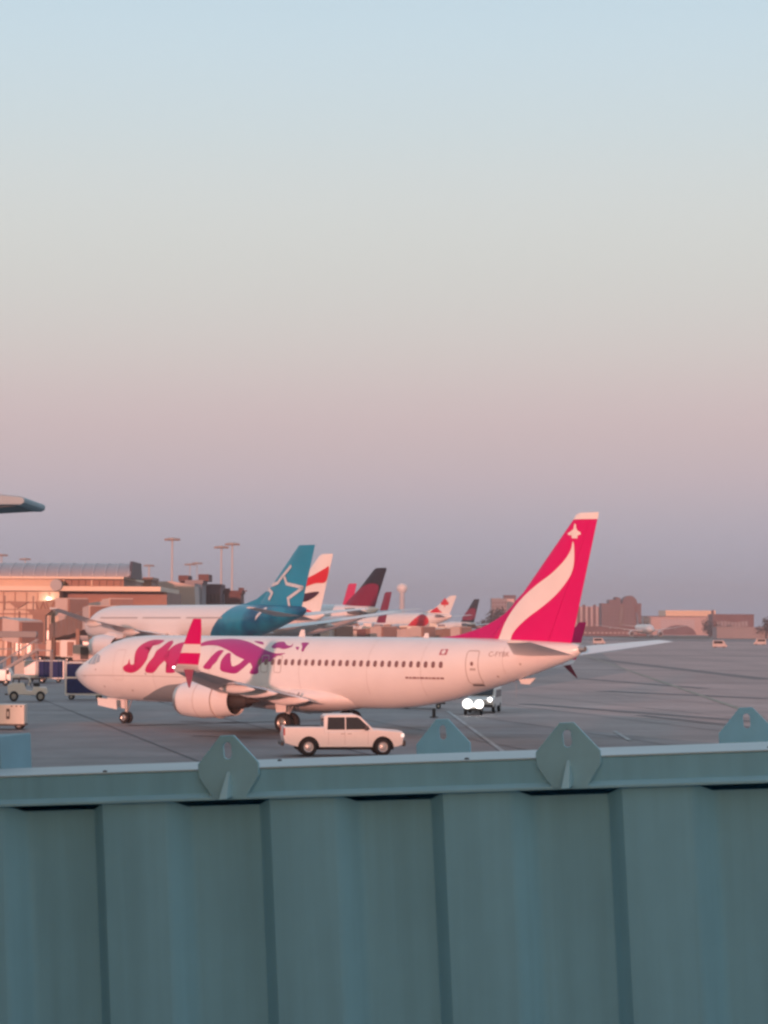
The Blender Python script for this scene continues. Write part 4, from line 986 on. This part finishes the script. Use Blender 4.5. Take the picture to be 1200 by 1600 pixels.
o = empty('support_column', (X_(66,415), 412, 0), 0, 'stout brown column under the trussed jet bridge', 'column')
mb().box(-1.1, 1.1, -1, 1, 0, Z_(964,415)).build('shaft', JB, o); mb().prism([(-1.2,Z_(964,415)),(1.2,Z_(964,415)),(2.4,Z_(955,415)),(-2.4,Z_(955,415))], -1.1, 1.1).build('capital', JB, o)
jet_bridge((X_(88,400), 402, 3.6), (X_(152,385), 384, 5.8), 3.0, 2.7, JB, 'dark brown jet bridge sloping up towards the teal-tailed airliner')
jet_bridge((X_(100,440), 442, Z_(975,440)), (X_(178,425), 424, Z_(964,425)), 2.8, 2.4, JB2, 'pale jet bridge above the dark sloping one')
jet_bridge((X_(150,395), 396, 4.4), (X_(215,372), 372, 5.0), 2.8, 2.5, RUST, 'rust brown jet bridge under the teal-tailed airliner wing')
jet_bridge((X_(-30,330), 330, 5.2), (X_(20,325), 326, 4.4), 2.6, 2.2, JB, 'brown jet bridge at the left edge behind the stairs', legs=[4])
for k, (a, b, Y, m, lb) in enumerate(((470, 520, 470, RUST, 'rust jet bridge below the striped-tail airliner'), (536, 590, 520, JB, 'brown jet bridge below the black tail'), (600, 652, 560, JB2, 'pale jet bridge right of the black tail'), (664, 712, 640, JB, 'dark jet bridge beneath the leaf-tailed airliner'))):
    jet_bridge((X_(a,Y), Y+4, 2.6), (X_(b,Y), Y-3, 3.3), 3, 2.3, m, lb)
b = block('pier_building', 425, 560, 983.5, 640, RUST, 'low rust pier between the parked airliners', 12); add_windows(b, 14, 1, 1, 4.5, JB2, .5)
b = block('pier_building', 575, 770, 984.5, 820, BROWNB, 'low dark pier behind the leaf-tailed airliner', 12); add_windows(b, 18, 1, 1, 4, JB2, .5)
# service vehicles: chassis, cab, box
def box_truck(x, y, rz, l, h, m, label, boxz=1.0, doorm=None, grp='service vehicles by the gates'):
    o = empty('service_truck', (x, y, 0), rz, label, 'truck', grp)
    mb().box(-l/2, l/2-2, -1.15, 1.15, boxz, h).build('cargo_box', m, o, bevel=.06)
    if doorm: mb().box(-l*.28, -l*.05, -1.19, -1.152, boxz+.15, h-.3).build('cargo_door', doorm, o)
    mb().box(-l/2, l/2, -1.0, 1.0, .45, .8).build('chassis', BLACK, o)
    mb().prism([(l/2-1.9,.6),(l/2,.6),(l/2-.05,1.5),(l/2-.5,2.4),(l/2-1.9,2.45)], -1.1, 1.1).build('cab', m, o, bevel=.06)
    for s in (-1, 1): mb().prism([(l/2-1.5,1.5),(l/2-.25,1.5),(l/2-.6,2.2),(l/2-1.5,2.25)], s*1.103, s*1.13).build('side_window', GLASS, o)
    for X in (-l/2+1, l/2-1):
        for s in (-1, 1): wheel('wheel', o, X, s*.95, .45, .45, .3, n=14)
    if boxz > 1.8:
        for X in (-l*.35, l*.1): mb().tube((X-1, -.9, .8), (X+1, -.9, boxz), .08, n=6).tube((X+1, -.9, .8), (X-1, -.9, boxz), .08, n=6).build('lift_scissor', GALV, o)
    return o
for px, Y, l, h, m, bz, dm, lb in ((98, 400, 5.2, 3.6, CREAM, .9, RUST, 'cream van with brown side door left of the big engine'),
        (121, 392, 5.0, 3.7, WHITEV, .9, RUST, 'white box truck beside the teal-tailed airliner engine'),
        (74, 405, 4.2, 2.9, RUST, .9, None, 'dark small service truck by the column'),
        (145, 355, 5.5, 3.2, JB2, .9, DARK, 'pale truck in front of the big engine'),
        (212, 345, 6.0, 3.8, JB, .9, DARK, 'brown catering truck under the star airliner wing'),
        (455, 430, 7, 5.4, RUST, 2.6, None, 'raised rust catering truck behind the teal tail cone'),
        (505, 460, 7, 5.6, JB2, 2.6, DARK, 'raised pale catering truck right of the teal tail'),
        (560, 500, 7, 5.6, BROWNB, 2.6, JB2, 'raised dark catering truck under the black tail'),
        (640, 600, 9, 6.4, CREAM, 2.8, JB, 'raised cream catering truck right of the water tower'),
        (722, 700, 9, 5.6, JB2, 2.6, DARK, 'raised pale catering truck below the leaf tail')):
    p = at(px, 1000, Y); box_truck(p.x, Y, R(random.uniform(-12, 12)), l, h, m, lb, bz, dm)
for px, Y, top, wd, m, lb in ((436, 440, 6.6, 2.2, RUST, 'rust lift tower just right of the teal tail cone'), (484, 480, 7.2, 1.6, JB2, 'slim pale lift tower under the striped tail'), (526, 500, 6.8, 2.6, BROWNB, 'dark lift tower left of the black tail'),
        (547, 520, 7.6, 1.8, JB, 'brown lift tower directly below the slim pink tail'), (584, 540, 7.0, 2.4, WHITEV, 'white lift tower below the black tail'), (612, 570, 6.7, 2.0, RUST, 'rust lift tower below the small maroon tail'),
        (683, 660, 7.2, 2.6, CREAM, 'cream lift tower below the leaf tail'), (742, 720, 7.0, 2.2, DARK, 'dark lift tower right of the leaf-tailed airliner')):
    o = empty('loader_lift', (X_(px, Y), Y, 0), R(random.uniform(-20, 20)), lb, 'cargo lift', 'service vehicles by the gates')
    mb().box(-wd*1.6, wd*1.6, -1.2, 1.2, .5, 1.3).build('chassis', BLACK, o)
    for s in (-1, 1):
        mb().tube((-wd, s, 1.3), (wd, s, top-1.2), .12, n=6).tube((wd, s, 1.3), (-wd, s, top-1.2), .12, n=6).build('lift_scissor', GALV, o)
    mb().box(-wd, wd, -1.3, 1.3, top-1.2, top-.9).build('platform', m, o); mb().box(-wd*.9, -wd*.1, -1.1, 1.1, top-.9, top).build('container', m, o)
    mb().box(wd*.15, wd*.8, -1.1, 1.1, top-.9, top-.3).build('container', GREYB, o)
    for X in (-wd*1.1, wd*1.1): wheel('wheel', o, X, -1.15, .45, .45, .3, n=12)
# flat dolly train
for k in range(4):
    x = X_(72+k*24, 330); o = empty('flat_dolly', (x, 330, 0), 0, ('first','second','third','last')[k]+' flat dolly from the left in the line before the trucks', 'dolly', 'flat dollies in a line')
    mb().box(-.95, .95, -.8, .8, .95, 1.12).build('deck', JB2, o); mb().box(-.9, .9, -.6, .6, .55, .95).build('frame', RUST, o)
    for X in (-.7, .7): wheel('wheel', o, X, -.65, .28, .28, .14, n=12)
# gate stairs at the left edge
p = at(20, 1060, 230)
o = empty('passenger_stairs', (p.x-2.2, 250, 0), R(2), 'mobile passenger stairs rising to the right at the left edge', 'stairs')
GST = mat('stair_grey', (.30,.30,.31), .6, var=.08)
n = 14
for i in range(n):
    mb().box(-3+i*.32, -3+i*.32+.34, -.75, .75, .7+i*.2, .75+i*.2).build('tread', GST, o)
for s in (-1, 1):
    mb().prism([(-3.1,.4),(1.7,3.4),(1.7,3.75),(-3.1,.75)], s*.78, s*.84).build('stringer', GST, o)
    mb().tube((-3,s*.8,1.7), (1.6,s*.8,4.6), .05, n=8).build('handrail', GALV, o)
    for i in range(5): mb().tube((-2.9+i*1.1, s*.8, .8+i*.68), (-2.9+i*1.1, s*.8, 1.75+i*.69), .035, n=6).build('baluster', GALV, o)
mb().box(1.4, 3.2, -.9, .9, 3.4, 3.5).build('landing', GST, o); mb().box(-2.8, 2.6, -.9, .9, .4, .55).build('chassis', DARK, o)
for X in (1.6, 3.1):
    for s in (-1, 1): mb().tube((X, s*.8, .5), (X, s*.8, 3.4), .06, n=8).build('prop', GST, o)
for X in (-2.2, 2.2):
    for s in (-1, 1): wheel('wheel', o, X, s*.8, .3, .3, .18, n=12)
# brown dish-like floodlight cluster before the sunlit wall
x = X_(30, 380); o = empty('lamp_cluster', (x, 380, 0), 0, 'thin pole with brown funnel-shaped lamp cluster before the sunlit wall', 'light pole')
mb().tube((0,0,0), (0,0,Z_(958,380)), .16, n=8).build('pole', JB, o)
mb().prism([(-1.9,Z_(942,380)),(1.5,Z_(943,380)),(.5,Z_(950,380)),(-.3,Z_(954,380)),(-1.0,Z_(949,380))], -.6, .6).build('lamp_head', JB, o)
for s in (-2.4, 2.2): mb().box(s-.08, s+.08, -.3, .3, Z_(956,380), Z_(934,380)).build('frame_post', JB, o)
mb().box(-2.5, 2.3, -.3, .3, Z_(956,380), Z_(956,380)+.15).build('frame_rail', JB, o)
# ------------------------------------------------------------------ far right: hotels, hangars, trees
Y = 2100
b = block('apartment_block', 899, 940, 946, Y, mat('far_white_concrete', (.50,.43,.44), .7), 'pale and dark striped block right behind the magenta fin', 20)
o_, w, h, d = b; n = 5
for i in range(n):
    x = -w+2*w*(i+.62)/n; mb().box(x-w*.11, x+w*.11, -d/2-.5, -d/2-.02, 4, h+(1.5 if i in (1,3) else -.5)).build('dark_bay', BROWNB, o_)
for i in range(n):
    for j in range(6):
        x = -w+2*w*(i+.15)/n; mb().box(x-1.1, x+1.1, -d/2-.9, -d/2-.02, 5+j*2.6, 5.5+j*2.6).build('balcony', WINP, o_)
b = block('hotel', 940, 1002, 941, Y-60, MAUVE, 'big mauve brown hotel with a rounded arch on its roof', 24); add_windows(b, 10, 6, 5, b[2]-3, WIN, .5, .45)
o_, w, h, d = b
mb().prism([(-w*.62, h-.5), (-w*.62, h+3.2), (-w*.30, h+3.2), (-w*.28, h+5.6), (-w*.05, h+4.6), (-w*.02, h-.5)], -d/2+.5, d/2).build('stepped_block', MAUVE, o_)
mb().prism([(w*.42+w*.38*math.cos(R(a)), h-.5+7.2*math.sin(R(a))) for a in range(0, 181, 15)], -d/2-.8, d/2).build('arch_gable', MAUVE, o_)
for a in (.10, .72): mb().box(w*a-.8, w*a+.8, -d/2-.9, -d/2-.05, 4, h-1).build('pier', BROWNB, o_)
mb().box(-w*.1, w*.1, -d/2-1.1, -d/2-.05, 3, h-2).build('dark_bay', WIN, o_)
Y = 2300
b = block('hangar', 1040, 1118, 951.5, Y, mat('cream_hangar', (.78,.58,.40), .6), 'sunlit cream hangar with dark roofline right of the hotel', 60, roofm=mat('cream_parapet', (.80,.66,.52), .6))
b2 = block('hangar', 1006, 1122, 960.5, Y-80, mat('rose_hangar', (.50,.36,.33), .6), 'long low pink-grey hangar before the cream hangar', 40, roofm=BROWNB)
o_, w, h, d = b2
mb().box(-w+16, w-22, -d/2-.6, -d/2-.05, 1, h-3).build('hangar_door', WINP, o_); mb().prism([(-2+16*math.cos(R(a)), .5+9*math.sin(R(a))) for a in range(0, 181, 15)], -d/2-1.2, -d/2-.7).build('arched_door', BROWNB, o_)
b = block('office_block', 1114, 1178, 957, 2000, BROWNB, 'brown office block with grey window band at the far right', 30)
o_, w, h, d = b
for i in range(9): mb().box(-w*.8+i*w*.17, -w*.8+i*w*.17+w*.13, -d/2-.4, -d/2-.05, h*.42+math.sin(i)*.5, h*.66+math.sin(i)*.5).build('window', GREYB, o_)
mb().box(-w*.93, -w*.86, -4, 4, h-.1, h+3.5).build('roof_stack', BROWNB, o_)
b = block('office_block', 768, 792, 934, 1900, GREYB, 'grey office tower behind the magenta dorsal fin', 20); add_windows(b, 5, 7, 6, b[2]-2, MAUVE, .6, .5)
b = block('office_block', 788, 806, 929, 1950, MAUVE, 'mauve tower with pale front behind the magenta fin edge', 20)
o_, w, h, d = b; mb().box(-w*.9, w*.7, -d/2-.5, -d/2-.05, 2, h-3).build('pale_front', mat('pale_front_panel', (.62,.48,.46), .6), o_)
b = block('low_building', 1120, 1215, 977, 1500, GREYB, 'long low grey shed at the right edge', 20)
b = block('low_building', 905, 1010, 977, 1850, BROWNB, 'dark low sheds at the foot of the hotel', 20); add_windows(b, 16, 1, 1, 4, WINP, .5, .4)
# trees: trunk and a crown of small leaf clumps
LEAF = mat('autumn_dusk_foliage', (.055,.045,.035), .9, var=.4, scale=.3); BARK = mat('bark', (.07,.05,.045), .9)
def tree(x, y, h, w, label, grp='trees at the far edge of the apron', dens=620, rnd=None):
    o = empty('tree', (x, y, 0), random.uniform(0, 6), label, 'tree', grp)
    t = mb().tube((0,0,0), (.1,0,h*.45), w*.045, w*.03, 8)
    cl = []
    for i in range(9):
        a = random.uniform(0, 6.28); r_ = w*.5*random.uniform(.15, .8); z = h*random.uniform(.2, .85)
        c = Vector((r_*math.cos(a), r_*math.sin(a), z)); t.tube((.1,0,h*random.uniform(.25,.45)), c, w*.016, w*.006, 5); cl.append((c, w*random.uniform(.18, .32)))
    t.build('trunk', BARK, o)
    V = []; Fc = []
    for c, r_ in cl:
        for i in range(dens//9):
            d = Vector((random.gauss(0,1), random.gauss(0,1), random.gauss(0,.8))).normalized()*r_*random.uniform(.4, 1.1)
            p = c+d; s = w*random.uniform(.03, .06); n = Vector((random.gauss(0,1), random.gauss(0,1), random.gauss(0,1))).normalized(); u = n.orthogonal().normalized(); v = n.cross(u)
            b_ = len(V); V += [p+u*s, p+v*s*.8, p-u*s, p-v*s*.8]; Fc.append((b_, b_+1, b_+2, b_+3))
    mb().add(V, Fc).build('crown', LEAF, o, fix=False)
    return o
tw = [('tree left of the pale-fronted tower', 762, 1500, 15), ('rounded tree beneath the grey tower', 775, 1480, 17), ('tree touching the magenta dorsal fin', 788, 1500, 19), ('tree against the mauve tower foot', 800, 1520, 17),
      ('low tree behind the small dark tail', 752, 1540, 12), ('tree at the foot of the striped block', 908, 1900, 9), ('bush left of the head-on airliner', 930, 1880, 8), ('tree right of the hotel', 1004, 1900, 12),
      ('tree between hangar and office block', 1110, 1750, 15), ('bush under the office block', 1145, 1700, 9), ('dark tree at the extreme right edge', 1197, 1500, 14), ('small bush right of the office block', 1178, 1520, 7)]
for lb, px, Y, h in tw: tree(X_(px, Y), Y, h, h*.9, lb)
# far cars and vans
CARC = [mat('dusty_van_paint', (.50,.46,.46), .5), mat('silver_car_paint', (.36,.33,.34), .4, .3), mat('dark_car_paint', (.05,.045,.05), .3)]
def far_car(px, py, Y, k, label, van=False):
    o = empty('parked_car' if not van else 'parked_van', (X_(px, Y), Y, 0), R(random.choice([2, 178])), label, 'van' if van else 'car', 'vehicles on the far side of the apron')
    t = 2.4 if van else 1.5
    sh = [(-2.3,.3),(-2.35,.9),(-2.2,t*.98),(1.2,t),(1.9,1.1),(2.35,.9),(2.35,.3)] if van else [(-2.2,.3),(-2.25,.85),(-1.7,.95),(-1.1,t),(.5,t),(1.2,.95),(2.15,.8),(2.2,.3)]
    mb().prism(sh, -.9, .9).build('body', CARC[k], o, bevel=.05)
    w = [(-1.9,1.35),(.9,1.35),(.9,t*.9),(-1.9,t*.9)] if van else [(-1.4,.95),(.9,.95),(.45,t*.93),(-1.05,t*.93)]
    mb().prism(w, -.92, .92).build('window', GLASS, o)
    for X in (-1.4, 1.4):
        for s in (-1, 1): wheel('wheel', o, X, s*.8, .33, .33, .2, n=10)
for a in ((936, 990, 900, 0, 'white van right of the magenta winglet', True),
          (1124, 992, 760, 0, 'bright white van below the office block', True), (1187, 991, 900, 0, 'white van near the right edge', True)):
    far_car(*a)
# ------------------------------------------------------------------ corrugated bridge in the foreground
TEALB = mat('teal_grey_steel_paint', (.29,.58,.71), .55, var=.05, scale=2.2, bump=.06)
def streaks(m, amt, sx=9, sz=.5):      # rain streaks and faint dents: noise drawn out along the panel's height
    t = m.node_tree; b = t.nodes['Principled BSDF']; src = b.inputs['Base Color'].links[0].from_socket
    tc = t.nodes.new('ShaderNodeTexCoord'); mp = t.nodes.new('ShaderNodeMapping'); mp.inputs['Scale'].default_value = (sx, sx, sz)
    geo = t.nodes.new('ShaderNodeObjectInfo'); ad = t.nodes.new('ShaderNodeVectorMath'); ad.operation = 'ADD'
    n = t.nodes.new('ShaderNodeTexNoise'); n.inputs['Scale'].default_value = 1.6; n.inputs['Detail'].default_value = 5
    t.links.new(tc.outputs['Object'], mp.inputs[0]); t.links.new(mp.outputs[0], ad.inputs[0]); t.links.new(geo.outputs['Location'], ad.inputs[1]); t.links.new(ad.outputs[0], n.inputs['Vector'])
    r_ = t.nodes.new('ShaderNodeMapRange'); r_.inputs[1].default_value = .35; r_.inputs[2].default_value = .7; r_.inputs[3].default_value = 1+amt*.5; r_.inputs[4].default_value = 1-amt
    v_ = t.nodes.new('ShaderNodeVectorMath'); v_.operation = 'SCALE'
    t.links.new(n.outputs[0], r_.inputs[0]); t.links.new(src, v_.inputs[0]); t.links.new(r_.outputs[0], v_.inputs[3]); t.links.new(v_.outputs[0], b.inputs['Base Color'])
streaks(TEALB, .07)
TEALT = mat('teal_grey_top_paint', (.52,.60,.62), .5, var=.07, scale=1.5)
psi, sig = R(13.5), R(2.95)
u = Vector((math.cos(psi)*math.cos(sig), -math.sin(psi)*math.cos(sig), math.sin(sig)))
w = Vector((-math.cos(psi)*math.sin(sig), math.sin(psi)*math.sin(sig), math.cos(sig)))
v = w.cross(u)                      # away from the viewer
O = at(600, 1193, 10.0)
BR = bpy.data.objects.new('jet_bridge', None); COL.objects.link(BR)
BR.matrix_world = Matrix(((u.x, v.x, w.x, O.x), (u.y, v.y, w.y, O.y), (u.z, v.z, w.z, O.z), (0, 0, 0, 1)))
tag(BR, 'teal grey corrugated steel jet bridge running across the whole foreground', 'jet bridge')
PITCH_R = .753; NEARU = lambda px: (px-600)/270*.7
BH = .13   # height of the top rail
def face_x(k): return FX0+k*PITCH_R
FX0 = -1.259
# one pitch of the corrugated skin: outer face, gradual return, recessed web, steep return
prof_ = [(0,0),(.276,0),(.286,.003),(.306,.018),(.362,.076),(.382,.088),(.398,.09),(.678,.09),(.684,.087),(.748,.003),(.753,0)]
zt, zb = -BH, -2.7
V = [(x, y, z) for x, y in prof_ for z in (zt-.030*min(1, max(0, (y-.02)/.05)), zb)]; Fc = [(2*i, 2*i+1, 2*i+3, 2*i+2) for i in range(len(prof_)-1)]  # recessed web stops short of the rail, a gap shaped to give its shadow
pm = None
for k in range(-3, 16):
    if pm is None:
        q = mb().add(V, Fc).build('corrugated_panel', TEALB, BR, smooth=25, fix=False); pm = q.data; q.location = (face_x(k), 0, 0)
    else: link('corrugated_panel', pm, None, BR, (face_x(k), 0, 0))
XL, XR = face_x(-3), face_x(15)+PITCH_R
# top rail: web set back a little, bottom lip, flat top flange
mb().box(XL, XR, -.012, .23, -BH+.022, -.004).build('top_rail', TEALB, BR, bevel=.004)
mb().prism([(-.012,-BH+.03),(-.034,-BH+.012),(-.034,-BH),(.23,-BH),(.23,-BH+.022)], XL, XR, 'x').build('rail_lip', mat('teal_lip_paint', (.35,.60,.70), .5), BR, bevel=.003)
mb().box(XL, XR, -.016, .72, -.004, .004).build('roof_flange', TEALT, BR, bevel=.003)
mb().box(XL, XR, .72, 1.72, -.13, -.12).build('roof_panel', TEALB, BR)
mb().box(XL, XR, 1.66, 1.78, -.22, -.07).build('far_rail', TEALB, BR, bevel=.004)
mb().box(XL, XR, 1.70, 1.78, -2.7, -.22).build('far_wall', TEALB, BR)
mb().box(XL, XR, .241, 1.699, -2.78, -2.71).build('floor', DARK, BR)
for x in (XL-.02, XR): mb().box(x, x+.02, .0, 1.78, -2.7, -.13).build('end_wall', TEALB, BR)
mb().box(XL, XR, -.03, .24, -2.86, -2.70).build('bottom_rail', TEALB, BR)
mb().box(XL-4.6, XL-.04, -8.5, 3.2, -3.2, 5.0).build('shade_block', mat('shade_block_dark', (.07,.085,.09), .7), BR)  # unseen dark block added to keep skylight off the left-facing ribs
mb().tube((XL-2.3, -2, -6), (XL-2.3, -2, -3.2), .9, n=20).build('shade_block_column', DARK, BR, smooth=40)
for x in (XL+1.4, XR-2):
    mb().box(x-.2, x+.2, .7, 1.1, -5.7+(-.05*x), -2.78).build('leg', TEALB, BR)
for x, y in ((-2.05,.3), (-1.25,.02), (.35,.03), (1.6,.12), (2.5,.4), (-.6,.5), (2.05,.02)):
    mb().lathe([(0,.011),(.006,.009),(.008,.001)], (x, y, .004), 10, 'z').build('rivet', DARK, BR)
# lifting lugs
def lug(x, y, zb_, back=False):
    W2 = .135; h = .27
    P = [(-.03,h), (.03,h), (W2,h*.56), (W2,h*.36), (.07,0), (-.07,0), (-W2,h*.36), (-W2,h*.56)]
    hole = [(.0+.018*math.cos(R(t)), h*.76+(.018*math.sin(R(t))+(.018 if math.sin(R(t)) > 0 else -.018))) for t in range(0, 360, 30)]
    me = bpy.data.meshes.get('lug_plate')
    if me is None:
        bm = bmesh.new()
        ov = [bm.verts.new((a, 0, b)) for a, b in P]; hv = [bm.verts.new((a, 0, b)) for a, b in hole]
        es = [bm.edges.new((ov[i], ov[(i+1) % 8])) for i in range(8)]+[bm.edges.new((hv[i], hv[(i+1) % 12])) for i in range(12)]
        bmesh.ops.triangle_fill(bm, edges=es, use_beauty=True)
        for f in list(bm.faces):
            c = f.calc_center_median()
            if abs(c.x) < .012 and abs(c.z-h*.76) < .03: bm.faces.remove(f)
        ex = bmesh.ops.extrude_face_region(bm, geom=bm.faces[:]); bmesh.ops.translate(bm, verts=[q for q in ex['geom'] if isinstance(q, bmesh.types.BMVert)], vec=(0, .016, 0))
        bmesh.ops.recalc_face_normals(bm, faces=bm.faces)
        me = bpy.data.meshes.new('lug_plate'); bm.to_mesh(me); bm.free()
    o = link('lifting_lug', me, LUGM, BR, (x, y, zb_))
    md = o.modifiers.new('bevel', 'BEVEL'); md.width = .003; md.segments = 2; md.limit_method = 'ANGLE'
    if not back:
        mb().add([(x-.014,y,zb_+.012),(x+.014,y,zb_+.012),(x-.006,y,zb_+.115),(x+.006,y,zb_+.115),(x-.022,y-.075,zb_+.005),(x+.010,y-.075,zb_+.005)], [(0,1,3,2),(0,2,4),(1,5,3),(2,3,5,4),(0,4,5,1)]).build('gusset', TEALT2, o).matrix_parent_inverse = Matrix.Translation((-x, -y, -zb_))
    return o
LUGM = mat('lug_paint', (.34,.60,.70), .5, var=.07, scale=6); TEALT2 = mat('gusset_paint', (.46,.68,.74), .5)
def u_at(px, y_off, zz=0.0):
    """distance along the bridge seen at this column on the plane y_off behind its face"""
    lo, hi = -4, 4
    for _ in range(40):
        m = (lo+hi)/2; P = O+u*m+v*y_off+w*zz; q = P-Vector((0, 0, CAM_H)); x = 600+F_PX*q.dot(AX_R)/q.dot(AX_F)
        if x < px: lo = m
        else: hi = m
    return m
L1 = u_at(357, -.03); L2 = u_at(888, -.03)
lug(L1, -.034, -BH+.004); lug(L2, -.034, -BH+.004); lug(L1+2*(L2-L1), -.034, -BH+.004); lug(L1-(L2-L1), -.034, -BH+.004)
f1 = u_at(703, 1.8); f2_ = u_at(1172, 1.8)
lug(f1, 1.64, -.14, True); lug(f2_, 1.64, -.14, True)
# teal plant box standing on the bridge roof at the left
xb = u_at(50, 1.15)
q = mb().box(xb-1.4, xb, .76, 1.15, -.119, .155).build('roof_box', mat('roof_box_paint', (.26,.42,.48), .6, var=.1), BR, bevel=.006)
# neighbouring gate canopy and rail at the left edge
o = empty('gate_canopy', tuple(at(-60, 900, 40)), 0, 'grey canopy edge jutting in at the left above the far vault roof', 'canopy')
CG = mat('canopy_grey', (.28,.40,.46), .55, var=.06)  # shade put into this cooler colour, since sunlight reaches the canopy
def loc(px, py): p = at(px, py, 40)-o.location; return (p.x, p.z)
mb().prism([loc(-260,772), loc(20,778.5), loc(49,781.5), loc(55,784), loc(55,791), loc(49,794.5), loc(22,794.5), loc(0,796), loc(-260,802)], -1.2, 1.2).build('roof', CG, o, bevel=.02)
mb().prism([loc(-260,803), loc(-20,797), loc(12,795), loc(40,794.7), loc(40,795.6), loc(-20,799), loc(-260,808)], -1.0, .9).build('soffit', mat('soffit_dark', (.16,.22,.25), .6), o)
for y in (-.9, .9):
    a = loc(-170, 800); mb().tube((a[0], y, -o.location.z), (a[0], y, a[1]), .12, n=12).build('post', CG, o, smooth=60)
RG = mat('rail_grey', (.26,.27,.28), .6)
o = empty('guard_rail', tuple(at(-60, 992, 42)), 0, 'grey horizontal guard rail at the left edge before the sunlit terminal', 'rail')
def loc(px, py): p = at(px, py, 42)-o.location; return (p.x, p.z)
mb().prism([loc(-260,985), loc(57,986.5), loc(59,990), loc(57,996), loc(-260,997)], -.06, .06).build('rail', RG, o, bevel=.01)
mb().prism([loc(-260,1013), loc(20,1013), loc(20,1015), loc(-260,1015)], -.03, .03).build('lower_rail', RG, o)
for px in (-60, -150):
    a = loc(px, 997); mb().tube((a[0], 0, -o.location.z), (a[0], 0, a[1]), .035, n=8).build('baluster', CG, o, smooth=60)

# ------------------------------------------------------------------ evening haze over the field
HAZE = .0002
if HAZE:
    hb = mb().box(-4500, 4500, -150, 4200, -1, 75).build('haze', None, None); tag(hb, kind='stuff')
    m = bpy.data.materials.new('haze'); m.use_nodes = True; t = m.node_tree; t.nodes.clear()
    vo = t.nodes.new('ShaderNodeVolumePrincipled'); vo.inputs['Color'].default_value = (.86,.82,.88,1); vo.inputs['Density'].default_value = HAZE; vo.inputs['Anisotropy'].default_value = .1
    mo = t.nodes.new('ShaderNodeOutputMaterial'); t.links.new(vo.outputs[0], mo.inputs['Volume']); hb.data.materials.append(m)
